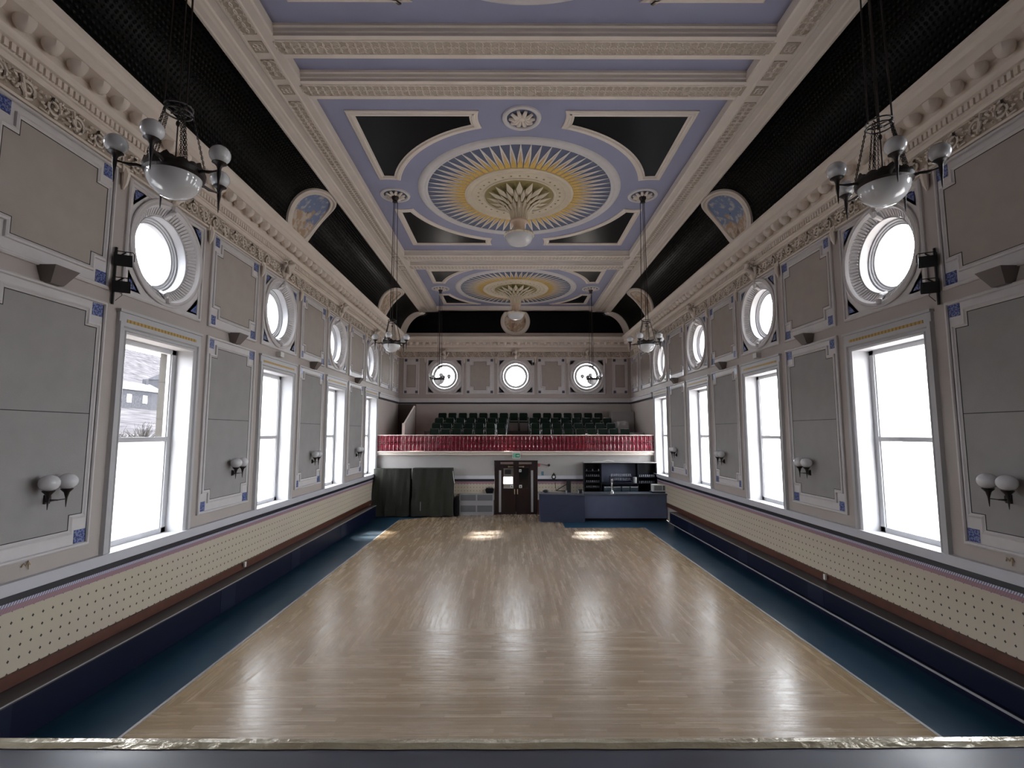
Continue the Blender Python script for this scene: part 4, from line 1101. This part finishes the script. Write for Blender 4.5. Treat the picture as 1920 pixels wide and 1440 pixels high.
# little wall fittings round the doors
mb = MB(); mb.box(-.05,.05,-.06,0,-.03,.09); mb.box(-.045,.045,-.05,0,-.13,-.05); o = mb.build('door_sensor', GREYM); o.location = (-.98,YG,2.10); tag(o, 'grey sensor box on the wall left of the door frame top', 'sensor')
mb = MB(True); mb.tube([(0,-.02,.06),(.18,-.02,.03),(.34,-.02,-.02)], .009, 5); mb.box(-.04,.04,-.05,0,-.06,.06); o = mb.build('alarm_cable', REDP); o.location = (.98,YG,2.05); tag(o, 'red cable running from small box right of the door frame', 'cable')
mb = MB(True); mb.ball((0,-.05,0), .055, 12, 8); o = mb.build('alarm_bell', SPK); o.location = (1.40,YG,2.05); tag(o, 'round dark alarm bell on the wall right of the doors', 'bell')
mb = MB(); mb.box(-.05,.05,-.03,0,-.08,.08); o = mb.build('call_box', TEAL); o.location = (1.13,YG,1.70); tag(o, 'small blue box on wall above the sill band right of doors', 'box')
e = empty('wall_emblem', (1.6,YG-.06,1.58)); tag(e, 'round dark emblem hanging on the white sill band behind the bar', 'emblem')
mb = MB(); mb.prism([(-.10,-.04),(-.07,.06),(0,.16),(.07,.06),(.10,-.04),(.05,-.12),(-.05,-.12)], 0,.03, lambda u,v,h: (u,-h,v)); mb.build('emblem_plate', SPK, e)
mb = MB(True); mb.lathe([(.001,-.04),(.05,-.035),(.052,-.03)], ax='y', c=(0,0,-.02), n=16); mb.build('emblem_disc', WHITE, e)

# ---------------------------------------------------------------- covered trolleys, grille cabinet, bag
def cover(x0, x1, z1, seed):
    random.seed(seed); m = MB(True); n = 14; mz = 10
    ring_ = []
    for i in range(n): ring_.append((x0+(x1-x0)*i/n, 0))
    dpt = .50
    for i in range(5): ring_.append((x1, dpt*i/5))
    for i in range(n): ring_.append((x1-(x1-x0)*i/n, dpt))
    for i in range(5): ring_.append((x0, dpt-dpt*i/5))
    K = len(ring_); vs = []
    cx, cy = (x0+x1)/2, dpt/2; ph = [random.uniform(0,6) for _ in range(4)]
    for j in range(mz+1):
        t = j/mz; z = .04+(z1-.04)*t
        for i, (x, y) in enumerate(ring_):
            fl = (1-t)*.03+.028*math.sin(i*1.1+ph[0]+t*2.5)*(1.15-t*.7)+.018*math.sin(i*2.3+ph[1]-t*5)+(.02 if seed == 5 else .006)*math.sin(i*.7+t*9+ph[3])*math.sin(PI*t)
            dx, dy = (x-cx)/((x1-x0)/2), (y-cy)/(dpt/2)
            vs.append((x+dx*fl, y+dy*(fl*1.0+.02*(1-t)), z+(.02*math.sin(i*.8+ph[2]) if j in (0,) else 0)))
    fs = [(j*K+i,j*K+(i+1)%K,(j+1)*K+(i+1)%K,(j+1)*K+i) for j in range(mz) for i in range(K)]
    fs.append(tuple(mz*K+i for i in range(K)))
    m.add(vs, fs); random.seed(7); return m
for x0, x1, z1, seed, lab in ((-5.82,-4.36,1.94,3,'dark green cloth cover over a tall trolley in the corner by the left wall'),(-4.24,-2.62,1.96,5,'crumpled dark green cloth cover over a tall trolley beside the grey grille cabinet')):
    e = empty('covered_trolley', ((x0+x1)/2, 20.80, 0)); tag(e, lab, 'covered trolley', 'green cloth covered trolleys')
    cxx = (x0+x1)/2; cover(x0-cxx, x1-cxx, z1, seed).build('cloth_cover', GREENC, e)
    mb = MB(); mb.box(x0-cxx+.1,x1-cxx-.1,.06,.56,.0,.06); mb.build('trolley_base', BBLK, e)
    mb = MB(); mb.box(x0-cxx+.35,x0-cxx+.365,-.06,-.045,.05,.62) if seed == 5 else mb.box(.25,.262,-.05,-.04,.1,.8); mb.build('tie_strap', GREYM if seed == 5 else GREENC, e)
mb = MB(); mb.tube([(-2.60,20.9,1.85),(-2.57,20.88,1.6),(-2.52,20.87,1.35)], .018, 6); o = mb.build('white_strap', WHITE); tag(o, 'white strap hanging down the corner of crumpled green cover', 'strap')
mb = MB(); mb.box(-2.53,-2.38,21.0,21.4,0,.75); o = mb.build('black_case', BBLK); tag(o, 'black case standing between crumpled green cover and grille cabinet', 'case')
e = empty('grille_cabinet', (-1.64,21.27,0)); tag(e, 'grey low cabinet with four dark grille panels left of the doors', 'cabinet')
mb = MB(); mb.box(-.71,.71,-.0,.2,0,.88); mb.build('cabinet_body', RADG, e)
for z0, z1 in ((.14,.40),(.60,.84)):
    for q in (-1,1):
        mb = MB(); mb.box(*sorted((q*.03,q*.66)),-.012,0,z0,z1)
        for k in range(7): mb.box(*sorted((q*.03,q*.66)),-.02,-.012,z0+.01+(z1-z0)*k/7,z0+.018+(z1-z0)*k/7)
        mb.build('grille_panel', RADD, e)
e = empty('black_bag', (-1.10,21.36,.88)); tag(e, 'black holdall bag on top of the grey grille cabinet', 'bag')
mb = MB(True); mb.tube([(-.17,0,.11),(-.13,0,.12),(.13,0,.12),(.17,0,.11)], [.06,.115,.115,.06], 12); mb.build('bag_body', BBLK, e)
mb = MB(True); mb.tube([(-.10,-.06,.2),(-.08,-.06,.27),(.08,-.06,.27),(.10,-.06,.2)], .010, 6); mb.build('bag_handle', SPK, e)

# ---------------------------------------------------------------- bar
e = empty('bar_counter', (3.4,19.9,0)); tag(e, 'long slate blue bar counter front with a dark top in far right corner', 'bar counter')
cx = 3.4
mb = MB(); mb.box(2.66-cx,5.88-cx,0,.62,.10,1.0); mb.build('front_panel', BARB, e)
mb = MB(); mb.box(2.70-cx,5.85-cx,.03,.6,0,.10); mb.build('kick_plate', BBLK, e)
mb = MB(); mb.add([(2.66-cx,-.09,1.0),(5.89-cx,-.09,1.0),(5.89-cx,.66,1.0),(2.66-cx,.66,1.0),(2.66-cx,-.09,1.045),(5.89-cx,-.09,1.045),(5.89-cx,.66,1.045),(2.66-cx,.66,1.045)],[(0,3,2,1),(4,5,6,7),(0,1,5,4),(1,2,6,5),(2,3,7,6),(3,0,4,7)]); mb.build('counter_top', BART, e)
e = empty('bar_return', (1.8,19.56,0)); tag(e, 'darker navy bar return section next to the double doors', 'bar counter')
mb = MB(); mb.add([(.93-1.8,.06,0),(2.62-1.8,-.0,0),(2.62-1.8,.55,0),(.90-1.8,.6,0),(.90-1.8,.0,1.06),(2.62-1.8,-.0,1.0),(2.62-1.8,.55,1.0),(.90-1.8,.6,1.06)],[(0,1,5,4),(1,2,6,5),(2,3,7,6),(3,0,4,7),(0,3,2,1),(4,5,6,7)]); mb.build('front_panel', BARD, e)
mb = MB(); mb.add([(.86-1.8,-.04,1.06),(2.62-1.8,-.04,1.02),(2.62-1.8,.6,1.02),(.86-1.8,.65,1.06),(.86-1.8,-.04,1.09),(2.62-1.8,-.04,1.04),(2.62-1.8,.6,1.04),(.86-1.8,.65,1.09)],[(0,3,2,1),(4,5,6,7),(0,1,5,4),(1,2,6,5),(2,3,7,6),(3,0,4,7)]); mb.build('counter_top', BART, e)
# back bar
e = empty('back_bar_unit', (4.4,21.4,0)); tag(e, 'tall black back-bar shelving unit against the end wall behind the bar', 'shelving unit')
B = lambda mb, x0,x1,z0,z1,y0=-.35,y1=.05: mb.box(x0-4.4,x1-4.4,y0,y1,z0,z1)
mb = MB(); B(mb,2.84,2.88,0,2.15); B(mb,3.52,3.56,0,2.15); B(mb,5.05,5.09,0,2.15); B(mb,5.82,5.86,0,2.15); B(mb,2.84,5.86,2.13,2.17); B(mb,2.84,3.56,0,2.15,.03,.05); B(mb,5.05,5.86,0,2.15,.03,.05); B(mb,3.52,5.09,1.29,1.33,-.45); B(mb,3.52,5.09,.0,.92,.035,.05); mb.build('carcass', BBLK, e)
mb = MB(); B(mb,3.56,5.05,.92,2.13,.02,.05); mb.build('back_panel', BARB2, e)
mb = MB(); B(mb,2.80,5.90,2.165,2.19,-.38); mb.build('top_edge', mat('edge_pale',(.3,.28,.28),.4), e)
for z in (1.12,1.34,1.58,1.80):
    mb = MB(); B(mb,2.88,3.52,z,z+.02); mb.build('shelf', BBLK, e)
for z in (1.30,1.56):
    mb = MB(); B(mb,5.09,5.82,z,z+.02); mb.build('shelf', BBLK, e)
# rack for glasses
rk = empty('glass_rack', (4.36,21.12,.006)); tag(rk, 'two-tier dark glass rack standing above the bottle coolers', 'rack')
mb = MB()
for z in (1.42,1.58): mb.box(-.45,.45,-.09,.09,z,z+.02)
for q in (-1,1): mb.box(*sorted((q*.45,q*.47)),-.09,.09,1.35,1.62)
mb.box(-.47,.47,-.1,.1,1.33,1.36); mb.build('rack_frame', mat('rack_navy',(.01,.012,.035),.4), rk)
GLASSM = mat('drinking_glass', (.20,.21,.24), .15, coat=.4)
gm = MB(True); gm.lathe([(.001,.002),(.022,.0),(.024,.01),(.030,.09),(.032,.10),(.028,.10),(.022,.012)], n=10)
gl = gm.build('drinking_glass', GLASSM); gl['category'] = 'glass'; first = True
def glass(x, y, z, group, label, sc=1):
    global first, gl
    o = gl if first else gl.copy()
    if not first: COL.objects.link(o)
    first = False; o.location = (x,y,z+.006); o.scale = (sc,sc,sc); o['group'] = group; o['label'] = label
for i in range(12): glass(3.97+i*.071, 21.12, 1.603, 'glasses on top of the rack', 'clear drinking glass in the upper row on the rack behind the bar', 1)
for i in range(12): glass(3.97+i*.071, 21.12, 1.443, 'glasses on the lower rack tier', 'clear drinking glass in the lower row of the rack behind the bar', 1)
for z, n_, lab in ((1.82,3,'top'),(1.60,7,'second'),(1.36,7,'third'),(1.14,8,'lowest')):
    for i in range(n_): glass(2.95+i*(.5/max(1,n_-1)), 21.15, z, 'glasses on %s shelf of the black unit' % lab, 'small glass on the %s shelf of black unit nearer the doors' % lab, .75)
for z, lab in ((1.58,'upper'),(1.32,'lower')):
    for i in range(8): glass(5.15+i*.085, 21.15, z, 'glasses on %s right shelf' % lab, 'small glass on the %s shelf of black unit by the side wall' % lab, .9)
# bottle coolers
c1 = empty('bottle_cooler'); mb = MB(); mb.box(-.165,.165,0,.40,.46,1.22); mb.build('cooler_body', SPK, c1)
mb = MB(); mb.box(-.16,.16,-.02,0,.5,1.22); dd = mb.build('cooler_door', FRIDGE, c1); mb = MB(); mb.box(-.15,.15,-.03,-.02,1.17,1.20); mb.build('handle', GREYM, dd)
mb = MB()
for z in (.7,.95): mb.box(-.15,.15,-.024,-.02,z,z+.01)
mb.build('shelf_edge', GREYM, c1)
mb = MB(); mb.box(-.165,.165,0,.40,0,.46); mb.build('plinth', BBLK, c1)
c1['category'] = 'bottle cooler'; c1['group'] = 'glass-fronted bottle coolers under the glass rack'
for i, x in enumerate((3.84,4.21,4.57,4.92)):
    o = c1 if i == 0 else dup(c1); o.location = (x-.05,20.94,0)
    o['label'] = 'glass-fronted bottle cooler behind the bar, %s' % ['hidden partly by the beer tap','just right of the beer tap','third along from the doors','last before the black side shelves'][i]
e = empty('beer_tap', (3.76,19.98,1.045)); tag(e, 'tall chrome beer font standing on the bar counter', 'beer tap')
mb = MB(True); mb.lathe([(.07,0),(.07,.02),(.045,.05),(.03,.10),(.025,.2),(.03,.34),(.035,.45),(.05,.48),(.045,.53),(.02,.55),(.001,.55)], n=16); mb.build('column', CHROME, e)
mb = MB(True); mb.tube([(0,-.05,.46),(-.02,-.12,.44),(-.02,-.13,.38)], .016, 6); mb.tube([(0,0,.5),(.05,-.03,.58)], .014, 6); mb.build('spout', CHROME, e)
mb = MB(True); mb.ball((0,-.06,.07), .05, 12, 8); mb.build('badge', WHITE, e)
e = empty('microwave', (5.66,20.25,1.045)); tag(e, 'white microwave oven on the bar top by the side wall', 'microwave')
mb = MB(); mb.box(-.25,.25,-.17,.17,.06,.32); mb.build('oven_body', WHITE, e)
mb = MB(); mb.box(-.21,.10,-.18,-.17,.10,.29); mb.build('oven_door', GREYB, e)
mb = MB(); mb.box(.13,.22,-.178,-.17,.10,.29); mb.build('control_panel', RADD, e)
mb = MB(); mb.box(-.3,.3,-.2,.2,0,.06); mb.build('tray', BARD, e)
e = empty('water_jug', (4.94,21.1,1.332)); tag(e, 'pale plastic jug at the right end of the glass rack', 'jug')
mb = MB(True); mb.lathe([(.001,0),(.07,0),(.075,.02),(.08,.2),(.085,.25),(.08,.25),(.07,.02)], n=16); mb.build('jug_body', mat('jug_grey',(.38,.38,.37),.3), e)
mb = MB(True); mb.tube([(0,-.08,.2),(0,-.13,.18),(0,-.13,.08),(0,-.08,.05)], .010, 6); mb.build('jug_handle', GREYM, e)
mb = MB(True); mb.tube([(3.2,21.2,2.20),(3.6,21.15,2.21),(3.85,21.15,2.27),(4.1,21.15,2.22)], .013, 6); o = mb.build('white_cable', WHITE); tag(o, 'loose white cable lying on top of the black back-bar unit', 'cable')
# frame on the dado behind the return
e = empty('folding_stand', (2.0,YG-.25,0)); tag(e, 'black folding metal stand leaning between bar and spotted dado', 'stand')
mb = MB(); mb.box(.12,.30,0,.12,0,1.42); mb.build('upright', SPK, e)
mb = MB(True); mb.tube([(-.30,.05,1.02),(.15,.05,1.28)], .018, 6); mb.tube([(-.32,.05,1.0),(.15,.05,.98)], .016, 6); mb.tube([(-.36,.05,1.35),(-.32,.05,1.0)], .012, 6); mb.build('brace', SPK, e)
for x, l in ((1.93,'small glass jar standing alone on the navy bar return'),(2.40,'small glass jar left of the pump clips on the bar return'),(2.58,'small glass jar at the join of the two bar counters')):
    mb = MB(True); mb.lathe([(.001,0),(.03,0),(.032,.01),(.032,.11),(.02,.12)], n=12); o = mb.build('glass_jar', GLASSM); o.location = (x,19.72,1.068); tag(o, l, 'jar')
mb = MB(True); mb.box(-.08,.08,-.05,.05,0,.14); o = mb.build('card_reader', SPK); o.location = (2.49,19.85,1.075); tag(o, 'small black card machine between two jars on the bar', 'card machine')
mb = MB(True); mb.ball((0,0,.02), .1, 12, 6, .5); o = mb.build('cloth_bundle', SPK); o.location = (1.15,19.8,1.13); o.scale = (1.2,.8,1.2); tag(o, 'dark crumpled cloth on the bar return near the doors', 'cloth')

# ---------------------------------------------------------------- outside the clear window
GRASS = mat('winter_hillside', (.030,.029,.032), 1.0, noise=.5, nscale=.35, detail=10, spec=0)
ROOFM = mat('slate_roof', (.05,.05,.056), 1, noise=.2, spec=0); HST = mat('house_stone', (.036,.036,.040), 1, noise=.3, nscale=3, spec=0)
mb = MB(True); nx_, ny_ = 30, 46; vs = []
for i in range(nx_):
    for j in range(ny_):
        x = -9-i*7; y = -60+j*9; d_ = -x-9
        z = 1.9+.00105*x*x+.6*math.sin(x*.11)*math.cos(y*.09)+random.uniform(-.3,.3)
        vs.append((x,y,z))
mb.add(vs, [(i*ny_+j,i*ny_+j+1,(i+1)*ny_+j+1,(i+1)*ny_+j) for i in range(nx_-1) for j in range(ny_-1)])
o = mb.build('hillside', GRASS); tag(o, 'pale winter hillside seen through the clear pane of first left window', 'hillside', kind='structure')
def house(x, y, z, w_, l, label):
    e = empty('house', (x,y,z)); tag(e, label, 'house', 'stone houses on the hillside')
    mb = MB(); mb.box(-w_/2,w_/2,-l/2,l/2,-4,3.2); mb.build('stone_wall', HST, e)
    mb = MB(); mb.add([(-w_/2-.2,-l/2-.2,3.1),(w_/2+.2,-l/2-.2,3.1),(w_/2+.2,l/2+.2,3.1),(-w_/2-.2,l/2+.2,3.1),(0,-l/2-.2,5.2),(0,l/2+.2,5.2)],[(0,1,4),(1,2,5,4),(2,3,5),(3,0,4,5),(0,3,2,1)]); mb.build('roof', ROOFM, e)
    for yy in (-l/3,0,l/3):
        mb = MB(); mb.box(w_/2,w_/2+.05,yy-.6,yy+.6,.6,2.2); mb.build('house_window', WHITE, e)
    mb = MB(); mb.box(-.4,.4,l/2-1.6,l/2-.8,4.2,6.2); mb.build('chimney', HST, e)
house(-80,104,8.9,8,13,'grey stone house outside the clear pane, lower one')
house(-120,176,18.5,9,10,'smaller stone house higher on the hill outside the clear pane')
house(-74,117.5,7.5,7,7,'pale gabled stone house beside the lower house outside the window')
BUSHM = mat('bare_shrub', (.03,.027,.025), 1, noise=.3, spec=0)
for k, (x, y, z, r_) in enumerate(((-26,34,2.6,1.3),(-30,41,2.8,1.8),(-34,42,3.2,1.5))):
    m = MB(True)
    for _ in range(70):
        a = random.uniform(0,2*PI); el = random.uniform(.1,1.5); L = r_*random.uniform(.6,1.1)
        d_ = Vector((math.cos(a)*math.cos(el), math.sin(a)*math.cos(el), math.sin(el)))
        p = d_*L; q_ = p+Vector((random.uniform(-.4,.4),random.uniform(-.4,.4),random.uniform(0,.5)))
        m.tube([(0,0,0), tuple(p*.5+Vector((0,0,.15))), tuple(p), tuple(q_)], [.05,.03,.018,.006], 4)
    o = m.build('bare_shrub', BUSHM); o.location = (x,y,z-.6); tag(o, 'bare twiggy shrub outside the clear pane, %s from the window' % ['first','second','third'][k], 'shrub', 'bare shrubs below the houses')

# ---------------------------------------------------------------- light
w = bpy.data.worlds.new('sky'); S.world = w; w.use_nodes = True; nt = w.node_tree
bg = nt.nodes['Background']; bg.inputs['Strength'].default_value = 1.0
tc = nt.nodes.new('ShaderNodeTexCoord'); sp = nt.nodes.new('ShaderNodeSeparateXYZ'); nt.links.new(tc.outputs['Generated'], sp.inputs[0])
rmp = nt.nodes.new('ShaderNodeValToRGB'); nt.links.new(sp.outputs[2], rmp.inputs[0])
mr = nt.nodes.new('ShaderNodeMapRange'); mr.inputs[1].default_value = -1; mr.inputs[2].default_value = 1; nt.links.new(sp.outputs[2], mr.inputs[0]); nt.links.new(mr.outputs[0], rmp.inputs[0])
K = 9.5
cr = rmp.color_ramp; cr.elements[0].position = .46; cr.elements[0].color = (.36,.33,.30,1); cr.elements[1].position = .50; cr.elements[1].color = (.90,.95,1.0,1)
nt.links.new(rmp.outputs[0], bg.inputs['Color']); bg.inputs['Strength'].default_value = K
def portal(x, y, z, sx, sz, rz):
    l = bpy.data.lights.new('window_portal', 'AREA'); l.shape = 'RECTANGLE'; l.size = sx; l.size_y = sz
    l.cycles.is_portal = True
    o = bpy.data.objects.new('window_portal', l); COL.objects.link(o); o.location = (x,y,z); o.rotation_euler = (PI/2,0,rz)
for c in BAYS:
    for q in (-1,1):
        portal(q*(HW+.5), c, 3.28, 1.6, 3.2, q*PI/2)
        portal(q*(HW+.5), c, ZR, 1.25, 1.25, q*PI/2)
for c in ENDW: portal(c, YE+.5, 6.29, 1.25, 1.25, PI)
sl = bpy.data.lights.new('sun', 'SUN'); sl.energy = 22; sl.angle = math.radians(2.2); sl.color = (1,.95,.86)
so = bpy.data.objects.new('sun', sl); COL.objects.link(so)
so.rotation_euler = Vector((-1.15,-8.2,-6.45)).to_track_quat('-Z','Y').to_euler(); so.location = (4,30,20)

# ---------------------------------------------------------------- render look
S.view_settings.view_transform = 'Standard'; S.view_settings.look = 'None'; S.view_settings.gamma = 1; S.view_settings.exposure = 1.15
S.view_settings.use_curve_mapping = False
cy = S.cycles
cy.max_bounces = 9; cy.diffuse_bounces = 6; cy.glossy_bounces = 3; cy.transparent_max_bounces = 12; cy.transmission_bounces = 3
cy.sample_clamp_indirect = 3; cy.sample_clamp_direct = 0; cy.caustics_reflective = False; cy.caustics_refractive = False
cy.use_denoising = True
